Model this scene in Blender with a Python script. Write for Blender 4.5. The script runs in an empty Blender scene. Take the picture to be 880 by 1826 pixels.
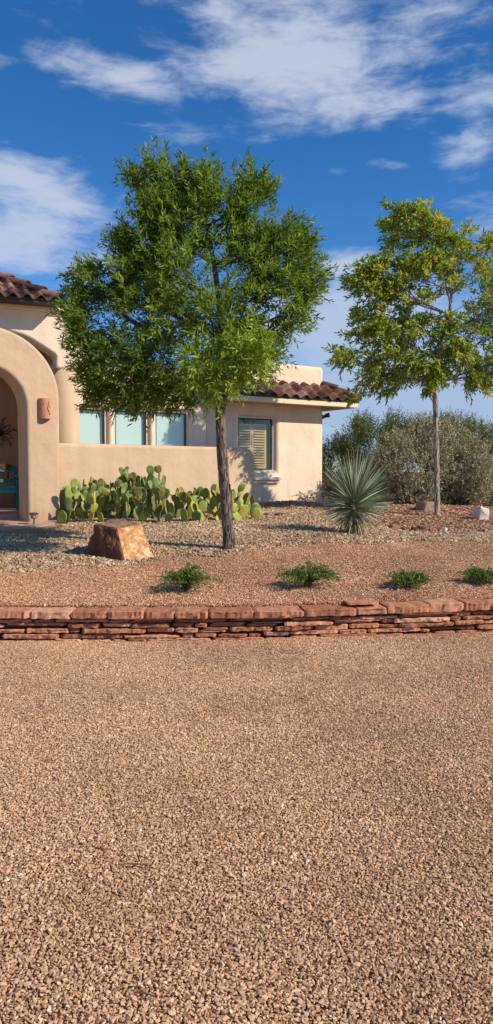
import bpy, bmesh, math, random
import numpy as np
from mathutils import Vector, Matrix, noise as mnoise

random.seed(7)
rng = np.random.default_rng(7)
C = bpy.context.scene.collection
R = math.radians
scene = bpy.context.scene

# ------------------------------------------------------------------ camera
F, CX, CY, HOR = 1330.0, 440.0, 913.0, 841.0
TH = math.atan((CY - HOR) / F)
EYE = 1.5
cam = bpy.data.cameras.new('camera')
cam.sensor_fit = 'VERTICAL'
cam.sensor_height = 36.0
cam.lens = F / 1826.0 * 36.0
cam.clip_start, cam.clip_end = 0.05, 3000.0
camo = bpy.data.objects.new('camera', cam)
C.objects.link(camo)
camo.location = (0, 0, EYE)
camo.rotation_euler = (R(90) - TH, 0, 0)
scene.camera = camo


def ray(px, py):
    xr, yr = (px - CX) / F, (CY - py) / F
    return Vector((xr, math.cos(TH) + yr * math.sin(TH), -math.sin(TH) + yr * math.cos(TH)))


def at(px, py, d):                      # survey: photo pixel + distance -> world point
    r = ray(px, py)
    return Vector((0, 0, EYE)) + r * (d / r.y)


# ------------------------------------------------------------------ terrain
def smooth(a, b, x):
    t = np.clip((x - a) / (b - a), 0, 1)
    return t * t * (3 - 2 * t)


def wall_y(x):                          # front foot line of the dry stone wall
    x = np.asarray(x, float)
    xx = np.clip(x, -9, 9)
    return 6.57 + 0.085 * xx + 0.031 * xx * xx - 0.0012 * np.abs(xx) ** 3


def und(x, y):
    return 0.012 * np.sin(1.3 * x + 0.7 * y) + 0.01 * np.sin(0.6 * x - 1.9 * y + 1.0) + 0.006 * np.sin(3.1 * x + 2.3 * y)


def terrain(x, y):
    x = np.asarray(x, float)
    y = np.asarray(y, float)
    wy = wall_y(x)
    low = 0.006 * np.sin(2.2 * x + 0.9 * y) + 0.004 * np.sin(4.1 * y - x)
    t = np.maximum(y - wy, 0)
    up = 0.268 + (0.098 * np.minimum(t, 3.6) + 0.147 * smooth(3.6, 6.4, t)) * (1 - 0.25 * smooth(0.7, 3.2, x)) + und(x, y) * np.minimum(1, t / 1.5)
    up += 0.17 * np.exp(-(((x - 3.8) / 2.3) ** 2 + ((y - 15.2) / 1.0) ** 2))
    up += 0.06 * np.exp(-(((x - 1.0) / 0.75) ** 2 + ((y - 15.9) / 1.2) ** 2))
    s = smooth(0.12, 0.2, y - wy)
    far = smooth(28, 160, np.hypot(x, y))
    return (low * (1 - s) + up * s) * (1 - far) + far * 0.2


def tz(x, y):
    return float(terrain(x, y))


def on_ground(px, py):                  # where the sight line through a pixel meets the terrain
    r = ray(px, py)
    d = 1.0
    while d < 60:
        p = Vector((0, 0, EYE)) + r * (d / r.y)
        if p.z <= tz(p.x, p.y):
            return p
        d += 0.01
    return p


# ------------------------------------------------------------------ material helpers
def new_mat(name):
    m = bpy.data.materials.new(name)
    m.use_nodes = True
    nt = m.node_tree
    return m, nt, nt.nodes, nt.links, nt.nodes['Principled BSDF']


def ramp(nodes, stops):
    r = nodes.new('ShaderNodeValToRGB')
    e = r.color_ramp.elements
    while len(e) < len(stops):
        e.new(0.5)
    for el, (p, c) in zip(e, stops):
        el.position = p
        el.color = (*c, 1)
    return r


def simple_mat(name, c1, c2, scale=8, rough=0.8, bump=0.2, bscale=60, bdist=0.01, spec=0.3, stretch=(1, 1, 1), metal=0.0):
    m, nt, n, l, b = new_mat(name)
    tc = n.new('ShaderNodeTexCoord')
    mp = n.new('ShaderNodeMapping')
    mp.inputs['Scale'].default_value = stretch
    l.new(tc.outputs['Object'], mp.inputs['Vector'])
    t = n.new('ShaderNodeTexNoise')
    t.inputs['Scale'].default_value = scale
    t.inputs['Detail'].default_value = 6
    l.new(mp.outputs[0], t.inputs['Vector'])
    r = ramp(n, [(0.3, c1), (0.7, c2)])
    l.new(t.outputs['Fac'], r.inputs['Fac'])
    l.new(r.outputs['Color'], b.inputs['Base Color'])
    b.inputs['Roughness'].default_value = rough
    b.inputs['Specular IOR Level'].default_value = spec
    b.inputs['Metallic'].default_value = metal
    if bump:
        t2 = n.new('ShaderNodeTexNoise')
        t2.inputs['Scale'].default_value = bscale
        t2.inputs['Detail'].default_value = 4
        l.new(mp.outputs[0], t2.inputs['Vector'])
        bp = n.new('ShaderNodeBump')
        bp.inputs['Strength'].default_value = bump
        bp.inputs['Distance'].default_value = bdist
        l.new(t2.outputs['Fac'], bp.inputs['Height'])
        l.new(bp.outputs[0], b.inputs['Normal'])
    return m


def stucco(name, c):
    m, nt, n, l, b = new_mat(name)
    tc = n.new('ShaderNodeTexCoord')
    t = n.new('ShaderNodeTexNoise')
    t.inputs['Scale'].default_value = 1.3
    t.inputs['Detail'].default_value = 7
    t.inputs['Roughness'].default_value = 0.62
    l.new(tc.outputs['Object'], t.inputs['Vector'])
    r = ramp(n, [(0.25, tuple(v * 0.90 for v in c)), (0.5, c), (0.78, tuple(min(1, v * 1.06) for v in c))])
    l.new(t.outputs['Fac'], r.inputs['Fac'])
    # faint vertical weathering
    mp = n.new('ShaderNodeMapping')
    mp.inputs['Scale'].default_value = (5, 5, 0.5)
    l.new(tc.outputs['Object'], mp.inputs['Vector'])
    t3 = n.new('ShaderNodeTexNoise')
    t3.inputs['Scale'].default_value = 1.0
    t3.inputs['Detail'].default_value = 5
    l.new(mp.outputs[0], t3.inputs['Vector'])
    r3 = ramp(n, [(0.33, (0.92, 0.91, 0.90)), (0.62, (1, 1, 1))])
    l.new(t3.outputs['Fac'], r3.inputs['Fac'])
    mx = n.new('ShaderNodeMix')
    mx.data_type = 'RGBA'
    mx.blend_type = 'MULTIPLY'
    mx.inputs['Factor'].default_value = 1.0
    l.new(r.outputs['Color'], mx.inputs['A'])
    l.new(r3.outputs['Color'], mx.inputs['B'])
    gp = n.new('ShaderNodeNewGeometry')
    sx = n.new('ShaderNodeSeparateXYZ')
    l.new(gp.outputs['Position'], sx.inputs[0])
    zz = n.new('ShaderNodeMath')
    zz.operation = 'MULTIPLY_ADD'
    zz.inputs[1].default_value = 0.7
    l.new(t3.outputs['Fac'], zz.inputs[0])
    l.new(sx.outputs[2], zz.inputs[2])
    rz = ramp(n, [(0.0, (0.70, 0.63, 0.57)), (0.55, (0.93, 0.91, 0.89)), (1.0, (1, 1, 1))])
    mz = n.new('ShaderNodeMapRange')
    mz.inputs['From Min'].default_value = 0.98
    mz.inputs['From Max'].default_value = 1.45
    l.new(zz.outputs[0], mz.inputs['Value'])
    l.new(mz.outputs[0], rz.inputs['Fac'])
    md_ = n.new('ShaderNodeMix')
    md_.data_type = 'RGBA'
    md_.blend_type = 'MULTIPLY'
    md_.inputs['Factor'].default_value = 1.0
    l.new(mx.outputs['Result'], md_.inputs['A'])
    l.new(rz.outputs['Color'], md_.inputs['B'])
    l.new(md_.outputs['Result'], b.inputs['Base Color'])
    b.inputs['Roughness'].default_value = 0.95
    b.inputs['Specular IOR Level'].default_value = 0.1
    t2 = n.new('ShaderNodeTexNoise')
    t2.inputs['Scale'].default_value = 70
    t2.inputs['Detail'].default_value = 5
    l.new(tc.outputs['Object'], t2.inputs['Vector'])
    t4 = n.new('ShaderNodeTexNoise')
    t4.inputs['Scale'].default_value = 3.5
    t4.inputs['Detail'].default_value = 3
    l.new(tc.outputs['Object'], t4.inputs['Vector'])
    ad = n.new('ShaderNodeMath')
    ad.operation = 'MULTIPLY_ADD'
    ad.inputs[1].default_value = 5.0
    l.new(t4.outputs['Fac'], ad.inputs[0])
    l.new(t2.outputs['Fac'], ad.inputs[2])
    bp = n.new('ShaderNodeBump')
    bp.inputs['Strength'].default_value = 0.65
    bp.inputs['Distance'].default_value = 0.008
    l.new(ad.outputs[0], bp.inputs['Height'])
    l.new(bp.outputs[0], b.inputs['Normal'])
    return m


def attr_mat(name, attr, stops, rough=0.7, spec=0.3, translucent=0.0, tcol=None, noise_mul=None):
    """colour from a float attribute through a ramp"""
    m, nt, n, l, b = new_mat(name)
    a = n.new('ShaderNodeAttribute')
    a.attribute_name = attr
    r = ramp(n, stops)
    l.new(a.outputs['Fac'], r.inputs['Fac'])
    col = r.outputs['Color']
    if noise_mul:
        tc = n.new('ShaderNodeTexCoord')
        t = n.new('ShaderNodeTexNoise')
        t.inputs['Scale'].default_value = noise_mul
        t.inputs['Detail'].default_value = 5
        l.new(tc.outputs['Object'], t.inputs['Vector'])
        r2 = ramp(n, [(0.3, (0.6, 0.58, 0.56)), (0.65, (1.1, 1.1, 1.1))])
        l.new(t.outputs['Fac'], r2.inputs['Fac'])
        mx = n.new('ShaderNodeMix')
        mx.data_type = 'RGBA'
        mx.blend_type = 'MULTIPLY'
        mx.inputs['Factor'].default_value = 1
        l.new(col, mx.inputs['A'])
        l.new(r2.outputs['Color'], mx.inputs['B'])
        col = mx.outputs['Result']
        bp = n.new('ShaderNodeBump')
        bp.inputs['Strength'].default_value = 0.4
        bp.inputs['Distance'].default_value = 0.01
        l.new(t.outputs['Fac'], bp.inputs['Height'])
        l.new(bp.outputs[0], b.inputs['Normal'])
    l.new(col, b.inputs['Base Color'])
    b.inputs['Roughness'].default_value = rough
    b.inputs['Specular IOR Level'].default_value = spec
    if translucent:
        tr = n.new('ShaderNodeBsdfTranslucent')
        g = n.new('ShaderNodeMix')
        g.data_type = 'RGBA'
        g.blend_type = 'MULTIPLY'
        g.inputs['Factor'].default_value = 1
        l.new(col, g.inputs['A'])
        g.inputs['B'].default_value = (*(tcol or (1.5, 1.5, 0.5)), 1)
        l.new(g.outputs['Result'], tr.inputs['Color'])
        ms = n.new('ShaderNodeMixShader')
        ms.inputs[0].default_value = translucent
        l.new(b.outputs[0], ms.inputs[1])
        l.new(tr.outputs[0], ms.inputs[2])
        l.new(ms.outputs[0], n['Material Output'].inputs['Surface'])
    return m


def random_mat(name, stops, rough=0.85, spec=0.2, nscale=120):
    """colour picked per scattered piece"""
    m, nt, n, l, b = new_mat(name)
    o = n.new('ShaderNodeObjectInfo')
    r = ramp(n, stops)
    l.new(o.outputs['Random'], r.inputs['Fac'])
    tc = n.new('ShaderNodeTexCoord')
    t = n.new('ShaderNodeTexNoise')
    t.inputs['Scale'].default_value = nscale
    t.inputs['Detail'].default_value = 3
    l.new(tc.outputs['Object'], t.inputs['Vector'])
    r2 = ramp(n, [(0.3, (0.75, 0.73, 0.72)), (0.7, (1.1, 1.1, 1.1))])
    l.new(t.outputs['Fac'], r2.inputs['Fac'])
    mx = n.new('ShaderNodeMix')
    mx.data_type = 'RGBA'
    mx.blend_type = 'MULTIPLY'
    mx.inputs['Factor'].default_value = 1
    l.new(r.outputs['Color'], mx.inputs['A'])
    l.new(r2.outputs['Color'], mx.inputs['B'])
    # large soft tonal patches over the yard
    g = n.new('ShaderNodeNewGeometry')
    tp = n.new('ShaderNodeTexNoise')
    tp.inputs['Scale'].default_value = 0.9
    tp.inputs['Detail'].default_value = 4
    l.new(g.outputs['Position'], tp.inputs['Vector'])
    r3 = ramp(n, [(0.30, (0.78, 0.75, 0.72)), (0.68, (1.10, 1.08, 1.06))])
    l.new(tp.outputs['Fac'], r3.inputs['Fac'])
    mx2 = n.new('ShaderNodeMix')
    mx2.data_type = 'RGBA'
    mx2.blend_type = 'MULTIPLY'
    mx2.inputs['Factor'].default_value = 1
    l.new(mx.outputs['Result'], mx2.inputs['A'])
    l.new(r3.outputs['Color'], mx2.inputs['B'])
    l.new(mx2.outputs['Result'], b.inputs['Base Color'])
    b.inputs['Roughness'].default_value = rough
    b.inputs['Specular IOR Level'].default_value = spec
    return m


M = {}
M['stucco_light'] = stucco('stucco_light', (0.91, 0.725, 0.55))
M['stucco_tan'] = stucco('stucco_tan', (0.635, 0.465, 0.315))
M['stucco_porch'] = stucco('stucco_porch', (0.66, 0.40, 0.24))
M['trim'] = simple_mat('cream_trim', (0.84, 0.68, 0.50), (0.88, 0.72, 0.54), 6, 0.7, 0.05)
M['soffit'] = simple_mat('soffit_tan', (0.55, 0.40, 0.26), (0.60, 0.44, 0.29), 3, 0.9, 0.1)
M['fascia_dark'] = simple_mat('dark_bronze', (0.055, 0.045, 0.042), (0.08, 0.065, 0.06), 12, 0.6, 0.05)
M['frame'] = simple_mat('window_frame_paint', (0.70, 0.60, 0.48), (0.76, 0.66, 0.54), 8, 0.5, 0.0)
M['sash'] = simple_mat('dark_sash', (0.05, 0.07, 0.085), (0.07, 0.09, 0.105), 8, 0.4, 0.0)
M['louvre'] = simple_mat('shutter_paint', (0.50, 0.35, 0.17), (0.60, 0.43, 0.22), 7, 0.5, 0.0)
M['terracotta'] = simple_mat('terracotta', (0.50, 0.245, 0.155), (0.58, 0.30, 0.19), 14, 0.85, 0.2, 90, 0.003)
M['terracotta_dark'] = simple_mat('terracotta_dark', (0.10, 0.035, 0.02), (0.14, 0.05, 0.03), 14, 0.85, 0.0)
M['iron'] = simple_mat('rusty_iron', (0.05, 0.022, 0.015), (0.10, 0.04, 0.022), 20, 0.7, 0.1)
M['turquoise'] = simple_mat('turquoise_paint', (0.02, 0.36, 0.36), (0.03, 0.45, 0.44), 9, 0.5, 0.1)
M['turquoise_dark'] = simple_mat('darker_turquoise', (0.02, 0.19, 0.19), (0.04, 0.26, 0.25), 9, 0.6, 0.1)  # darker turquoise for the legs and back rail
M['red_paint'] = simple_mat('dark_red_paint', (0.16, 0.02, 0.015), (0.22, 0.03, 0.02), 9, 0.6, 0.05)
M['bronze'] = simple_mat('bronze', (0.09, 0.06, 0.045), (0.15, 0.10, 0.07), 30, 0.5, 0.05, metal=0.4)
M['lens'] = simple_mat('frosted_lens', (0.55, 0.45, 0.30), (0.62, 0.52, 0.36), 20, 0.3, 0.0)
M['concrete'] = simple_mat('pink_flagstone', (0.40, 0.26, 0.20), (0.50, 0.34, 0.27), 3, 0.9, 0.3, 40, 0.01)
M['core_and_shade'] = simple_mat('dark_soil_and_shade', (0.07, 0.03, 0.018), (0.11, 0.05, 0.03), 14, 1.0, 0.5, 60, 0.02)  # soil inside the stone wall, and painted shade on the porch ceiling
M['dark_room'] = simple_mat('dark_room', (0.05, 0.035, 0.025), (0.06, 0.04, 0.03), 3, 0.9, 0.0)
M['tile'] = attr_mat('clay_tile', 'tint', [(0.0, (0.09, 0.045, 0.036)), (0.35, (0.17, 0.085, 0.062)), (0.7, (0.25, 0.125, 0.09)), (1.0, (0.36, 0.22, 0.165))], 0.85, 0.2, noise_mul=9)


def blind_mat():
    m, nt, n, l, b = new_mat('pale_aqua_blind')
    tc = n.new('ShaderNodeTexCoord')
    w = n.new('ShaderNodeTexWave')
    w.bands_direction = 'Z'
    w.inputs['Scale'].default_value = 6.5
    w.inputs['Distortion'].default_value = 0.3
    l.new(tc.outputs['Object'], w.inputs['Vector'])
    r = ramp(n, [(0.0, (0.50, 0.70, 0.69)), (0.5, (0.57, 0.77, 0.76)), (1.0, (0.54, 0.74, 0.73))])
    l.new(w.outputs['Fac'], r.inputs['Fac'])
    l.new(r.outputs['Color'], b.inputs['Base Color'])
    b.inputs['Roughness'].default_value = 0.7
    return m


M['blind'] = blind_mat()


def glass_mat():
    m, nt, n, l, b = new_mat('window_glass')
    tr = n.new('ShaderNodeBsdfTransparent')
    tr.inputs['Color'].default_value = (0.95, 0.96, 0.95, 1)
    gl = n.new('ShaderNodeBsdfGlossy')
    gl.inputs['Roughness'].default_value = 0.03
    lw = n.new('ShaderNodeLayerWeight')
    lw.inputs['Blend'].default_value = 0.5
    pw = n.new('ShaderNodeMath')
    pw.operation = 'POWER'
    pw.inputs[1].default_value = 4.0
    l.new(lw.outputs['Facing'], pw.inputs[0])
    ad = n.new('ShaderNodeMath')
    ad.operation = 'MULTIPLY_ADD'
    ad.inputs[1].default_value = 0.85
    ad.inputs[2].default_value = 0.07
    l.new(pw.outputs[0], ad.inputs[0])
    ms = n.new('ShaderNodeMixShader')
    l.new(ad.outputs[0], ms.inputs[0])
    l.new(tr.outputs[0], ms.inputs[1])
    l.new(gl.outputs[0], ms.inputs[2])
    l.new(ms.outputs[0], n['Material Output'].inputs['Surface'])
    return m


M['glass'] = glass_mat()


def bark_mat(name, dark, light):
    m, nt, n, l, b = new_mat(name)
    tc = n.new('ShaderNodeTexCoord')
    mp = n.new('ShaderNodeMapping')
    mp.inputs['Scale'].default_value = (1, 1, 0.16)
    l.new(tc.outputs['Object'], mp.inputs['Vector'])
    t = n.new('ShaderNodeTexNoise')
    t.inputs['Scale'].default_value = 55
    t.inputs['Detail'].default_value = 6
    t.inputs['Distortion'].default_value = 0.6
    l.new(mp.outputs[0], t.inputs['Vector'])
    r = ramp(n, [(0.36, dark), (0.5, tuple((a + c) / 2 for a, c in zip(dark, light))), (0.64, light)])
    l.new(t.outputs['Fac'], r.inputs['Fac'])
    l.new(r.outputs['Color'], b.inputs['Base Color'])
    b.inputs['Roughness'].default_value = 0.95
    b.inputs['Specular IOR Level'].default_value = 0.1
    bp = n.new('ShaderNodeBump')
    bp.inputs['Strength'].default_value = 0.9
    bp.inputs['Distance'].default_value = 0.02
    l.new(t.outputs['Fac'], bp.inputs['Height'])
    l.new(bp.outputs[0], b.inputs['Normal'])
    return m


M['bark_dark'] = bark_mat('ash_bark', (0.035, 0.025, 0.02), (0.30, 0.235, 0.19))
M['bark_pale'] = bark_mat('pale_bark', (0.10, 0.075, 0.055), (0.58, 0.49, 0.39))
M['twig'] = bark_mat('twig_bark', (0.10, 0.075, 0.05), (0.26, 0.20, 0.14))
M['leaf_ash'] = attr_mat('ash_leaf', 'tint', [(0.0, (0.04, 0.09, 0.011)), (0.4, (0.135, 0.205, 0.026)), (0.75, (0.26, 0.335, 0.05)), (1.0, (0.46, 0.54, 0.13))], 0.5, 0.22, 0.34, (1.7, 1.9, 0.5))
M['leaf_yellowing'] = attr_mat('yellowing_leaf', 'tint', [(0.0, (0.09, 0.15, 0.025)), (0.42, (0.22, 0.31, 0.05)), (0.7, (0.38, 0.45, 0.08)), (0.88, (0.40, 0.36, 0.06)), (1.0, (0.66, 0.52, 0.12))], 0.5, 0.25, 0.38, (1.7, 1.8, 0.5))
M['leaf_sage'] = attr_mat('sage_leaf', 'tint', [(0.0, (0.20, 0.175, 0.105)), (0.5, (0.42, 0.385, 0.25)), (1.0, (0.62, 0.58, 0.42))], 0.8, 0.15, 0.15, (1.2, 1.2, 0.8))
M['leaf_olive'] = attr_mat('olive_leaf', 'tint', [(0.0, (0.10, 0.115, 0.035)), (0.5, (0.22, 0.23, 0.07)), (1.0, (0.38, 0.36, 0.13))], 0.7, 0.2, 0.2, (1.3, 1.4, 0.6))
M['leaf_mesquite'] = attr_mat('mesquite_leaf', 'tint', [(0.0, (0.07, 0.095, 0.032)), (0.5, (0.16, 0.195, 0.07)), (1.0, (0.31, 0.33, 0.14))], 0.7, 0.2, 0.2, (1.3, 1.4, 0.6))
M['leaf_low'] = attr_mat('low_leaf', 'tint', [(0.0, (0.04, 0.08, 0.016)), (0.5, (0.10, 0.17, 0.03)), (1.0, (0.21, 0.29, 0.06))], 0.5, 0.35, 0.25, (1.4, 1.5, 0.5))
M['yucca'] = attr_mat('yucca_blade', 'tint', [(0.0, (0.13, 0.17, 0.095)), (0.5, (0.30, 0.36, 0.215)), (0.86, (0.46, 0.52, 0.34)), (0.93, (0.34, 0.30, 0.16)), (1.0, (0.48, 0.39, 0.22))], 0.5, 0.35)
M['thatch'] = attr_mat('dry_thatch', 'tint', [(0.0, (0.16, 0.09, 0.045)), (0.5, (0.36, 0.23, 0.11)), (1.0, (0.52, 0.38, 0.20))], 0.85, 0.15)
M['sandstone'] = attr_mat('red_sandstone', 'tint', [(0.0, (0.29, 0.115, 0.06)), (0.45, (0.52, 0.23, 0.122)), (0.8, (0.66, 0.335, 0.19)), (0.93, (0.74, 0.46, 0.29)), (1.0, (0.50, 0.36, 0.27))], 0.92, 0.12, noise_mul=16)
M['white_rock'] = simple_mat('white_rock', (0.50, 0.46, 0.40), (0.80, 0.76, 0.69), 14, 0.95, 0.5, 40, 0.01)
M['grey_rock'] = simple_mat('tan_rock', (0.26, 0.18, 0.13), (0.42, 0.30, 0.22), 12, 0.95, 0.5, 40, 0.01)
M['dark_rock'] = simple_mat('dark_rock', (0.055, 0.04, 0.04), (0.12, 0.085, 0.075), 20, 0.95, 0.5, 60, 0.01)
M['red_rock'] = simple_mat('red_rock', (0.26, 0.12, 0.08), (0.38, 0.2, 0.13), 20, 0.95, 0.5, 60, 0.01)
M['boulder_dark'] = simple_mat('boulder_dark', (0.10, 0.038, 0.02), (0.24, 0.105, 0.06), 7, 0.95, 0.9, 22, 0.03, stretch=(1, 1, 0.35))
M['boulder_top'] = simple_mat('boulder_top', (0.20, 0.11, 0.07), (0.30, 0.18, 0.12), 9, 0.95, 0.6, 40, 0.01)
M['dry_stem'] = simple_mat('dry_stem', (0.12, 0.07, 0.04), (0.2, 0.12, 0.07), 30, 0.9, 0.0)


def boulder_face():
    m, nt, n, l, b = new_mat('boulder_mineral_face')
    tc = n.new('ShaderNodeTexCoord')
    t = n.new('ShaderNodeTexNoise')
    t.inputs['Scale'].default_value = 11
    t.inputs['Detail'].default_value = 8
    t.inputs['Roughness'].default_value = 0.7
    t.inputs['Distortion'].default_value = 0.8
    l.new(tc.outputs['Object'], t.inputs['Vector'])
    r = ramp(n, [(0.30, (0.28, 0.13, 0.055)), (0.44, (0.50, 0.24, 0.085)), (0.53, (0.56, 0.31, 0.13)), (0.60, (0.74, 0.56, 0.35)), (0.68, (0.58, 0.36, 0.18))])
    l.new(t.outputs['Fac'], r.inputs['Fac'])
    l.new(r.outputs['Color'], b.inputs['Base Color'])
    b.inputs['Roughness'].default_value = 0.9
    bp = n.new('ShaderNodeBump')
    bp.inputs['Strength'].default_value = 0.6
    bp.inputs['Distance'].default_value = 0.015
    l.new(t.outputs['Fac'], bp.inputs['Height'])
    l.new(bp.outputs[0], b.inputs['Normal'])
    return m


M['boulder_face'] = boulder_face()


def pad_mat(name, c1, c2, c3):
    m, nt, n, l, b = new_mat(name)
    tc = n.new('ShaderNodeTexCoord')
    o = n.new('ShaderNodeObjectInfo')
    t = n.new('ShaderNodeTexNoise')
    t.noise_dimensions = '4D'
    t.inputs['Scale'].default_value = 9
    t.inputs['Detail'].default_value = 4
    l.new(tc.outputs['Object'], t.inputs['Vector'])
    mu = n.new('ShaderNodeMath')
    mu.operation = 'MULTIPLY'
    mu.inputs[1].default_value = 37
    l.new(o.outputs['Random'], mu.inputs[0])
    l.new(mu.outputs[0], t.inputs['W'])
    r = ramp(n, [(0.32, c1), (0.52, c2), (0.72, c3)])
    l.new(t.outputs['Fac'], r.inputs['Fac'])
    v = n.new('ShaderNodeTexVoronoi')
    v.inputs['Scale'].default_value = 34
    l.new(tc.outputs['Object'], v.inputs['Vector'])
    rv = ramp(n, [(0.16, (0.30, 0.22, 0.10)), (0.26, (1, 1, 1))])
    l.new(v.outputs['Distance'], rv.inputs['Fac'])
    mx = n.new('ShaderNodeMix')
    mx.data_type = 'RGBA'
    mx.blend_type = 'MULTIPLY'
    mx.inputs['Factor'].default_value = 0.7
    l.new(r.outputs['Color'], mx.inputs['A'])
    l.new(rv.outputs['Color'], mx.inputs['B'])
    l.new(mx.outputs['Result'], b.inputs['Base Color'])
    b.inputs['Roughness'].default_value = 0.55
    b.inputs['Specular IOR Level'].default_value = 0.3
    return m


PADM = [pad_mat('pad_grey_green', (0.10, 0.15, 0.06), (0.19, 0.26, 0.10), (0.24, 0.30, 0.13)),
        pad_mat('pad_lime', (0.24, 0.28, 0.05), (0.36, 0.40, 0.08), (0.42, 0.44, 0.10)),
        pad_mat('pad_yellow', (0.36, 0.31, 0.05), (0.50, 0.44, 0.08), (0.40, 0.36, 0.07)),
        pad_mat('pad_olive', (0.12, 0.11, 0.035), (0.20, 0.19, 0.05), (0.30, 0.26, 0.07)),
        pad_mat('pad_brown', (0.20, 0.11, 0.05), (0.32, 0.24, 0.08), (0.30, 0.27, 0.08)),
        pad_mat('pad_green', (0.12, 0.17, 0.05), (0.22, 0.29, 0.08), (0.30, 0.36, 0.10))]

GRAVEL = [(0.0, (0.34, 0.18, 0.095)), (0.2, (0.58, 0.355, 0.20)), (0.5, (0.72, 0.465, 0.265)), (0.8, (0.80, 0.55, 0.33)), (0.975, (0.82, 0.58, 0.37)), (1.0, (0.90, 0.80, 0.66))]
M['gravel'] = random_mat('tan_gravel', GRAVEL, nscale=120)
M['gravel_up'] = random_mat('red_tan_gravel', [(0.0, (0.42, 0.225, 0.125)), (0.25, (0.60, 0.345, 0.195)), (0.6, (0.71, 0.425, 0.245)), (0.97, (0.80, 0.52, 0.32)), (1.0, (0.88, 0.77, 0.62))], nscale=120)
M['river_rock'] = random_mat('beige_landscape_rock', [(0.0, (0.24, 0.15, 0.09)), (0.15, (0.42, 0.28, 0.165)), (0.5, (0.54, 0.38, 0.23)), (0.8, (0.62, 0.455, 0.285)), (1.0, (0.74, 0.61, 0.43))], nscale=60)
M['mulch'] = random_mat('red_mulch', [(0.0, (0.30, 0.155, 0.09)), (0.4, (0.50, 0.28, 0.17)), (0.8, (0.62, 0.37, 0.24)), (1.0, (0.72, 0.53, 0.38))], nscale=60)


def ground_mat():
    m, nt, n, l, b = new_mat('desert_ground')
    a = n.new('ShaderNodeAttribute')
    a.attribute_name = 'zone'
    tc = n.new('ShaderNodeTexCoord')
    t = n.new('ShaderNodeTexVoronoi')
    t.inputs['Scale'].default_value = 75
    l.new(tc.outputs['Object'], t.inputs['Vector'])
    t2 = n.new('ShaderNodeTexNoise')
    t2.inputs['Scale'].default_value = 1.1
    t2.inputs['Detail'].default_value = 8
    l.new(tc.outputs['Object'], t2.inputs['Vector'])
    r = n.new('ShaderNodeValToRGB')
    r.color_ramp.interpolation = 'LINEAR'
    e = r.color_ramp.elements
    for _ in range(2):
        e.new(0.5)
    for el, (p, c) in zip(e, [(0.0, (0.54, 0.31, 0.16)), (0.33, (0.46, 0.315, 0.185)), (0.66, (0.42, 0.235, 0.14)), (1.0, (0.33, 0.22, 0.14))]):
        el.position = p
        el.color = (*c, 1)
    l.new(a.outputs['Fac'], r.inputs['Fac'])
    sep = n.new('ShaderNodeSeparateColor')
    l.new(t.outputs['Color'], sep.inputs[0])
    r2 = ramp(n, [(0.0, (0.5, 0.47, 0.45)), (1.0, (1.25, 1.22, 1.2))])
    l.new(sep.outputs[0], r2.inputs['Fac'])
    r3 = ramp(n, [(0.3, (0.78, 0.76, 0.74)), (0.7, (1.1, 1.1, 1.1))])
    l.new(t2.outputs['Fac'], r3.inputs['Fac'])
    cur = r.outputs['Color']
    for rr in (r2, r3):
        mx = n.new('ShaderNodeMix')
        mx.data_type = 'RGBA'
        mx.blend_type = 'MULTIPLY'
        mx.inputs['Factor'].default_value = 1
        l.new(cur, mx.inputs['A'])
        l.new(rr.outputs['Color'], mx.inputs['B'])
        cur = mx.outputs['Result']
    l.new(cur, b.inputs['Base Color'])
    b.inputs['Roughness'].default_value = 1
    b.inputs['Specular IOR Level'].default_value = 0.05
    bp = n.new('ShaderNodeBump')
    bp.inputs['Strength'].default_value = 0.8
    bp.inputs['Distance'].default_value = 0.015
    bp.invert = True
    l.new(t.outputs['Distance'], bp.inputs['Height'])
    l.new(bp.outputs[0], b.inputs['Normal'])
    return m


M['ground'] = ground_mat()


# ------------------------------------------------------------------ object helpers
def tag(o, label=None, cat=None, group=None, kind=None):
    if label:
        o['label'] = label
    if cat:
        o['category'] = cat
    if group:
        o['group'] = group
    if kind:
        o['kind'] = kind
    return o


def link(name, me, parent=None, mats=()):
    for m in mats:
        me.materials.append(m)
    o = bpy.data.objects.new(name, me)
    C.objects.link(o)
    if parent is not None:
        o.parent = parent
        o.matrix_parent_inverse = parent_matrix(parent).inverted()
    return o


def parent_matrix(p):
    m = Matrix.LocRotScale(p.location, p.rotation_euler, p.scale)
    if p.parent:
        m = parent_matrix(p.parent) @ p.matrix_parent_inverse @ m
    return m


def empty(name, loc):
    o = bpy.data.objects.new(name, None)
    C.objects.link(o)
    o.location = loc
    o.empty_display_size = 0.1
    return o


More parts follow.
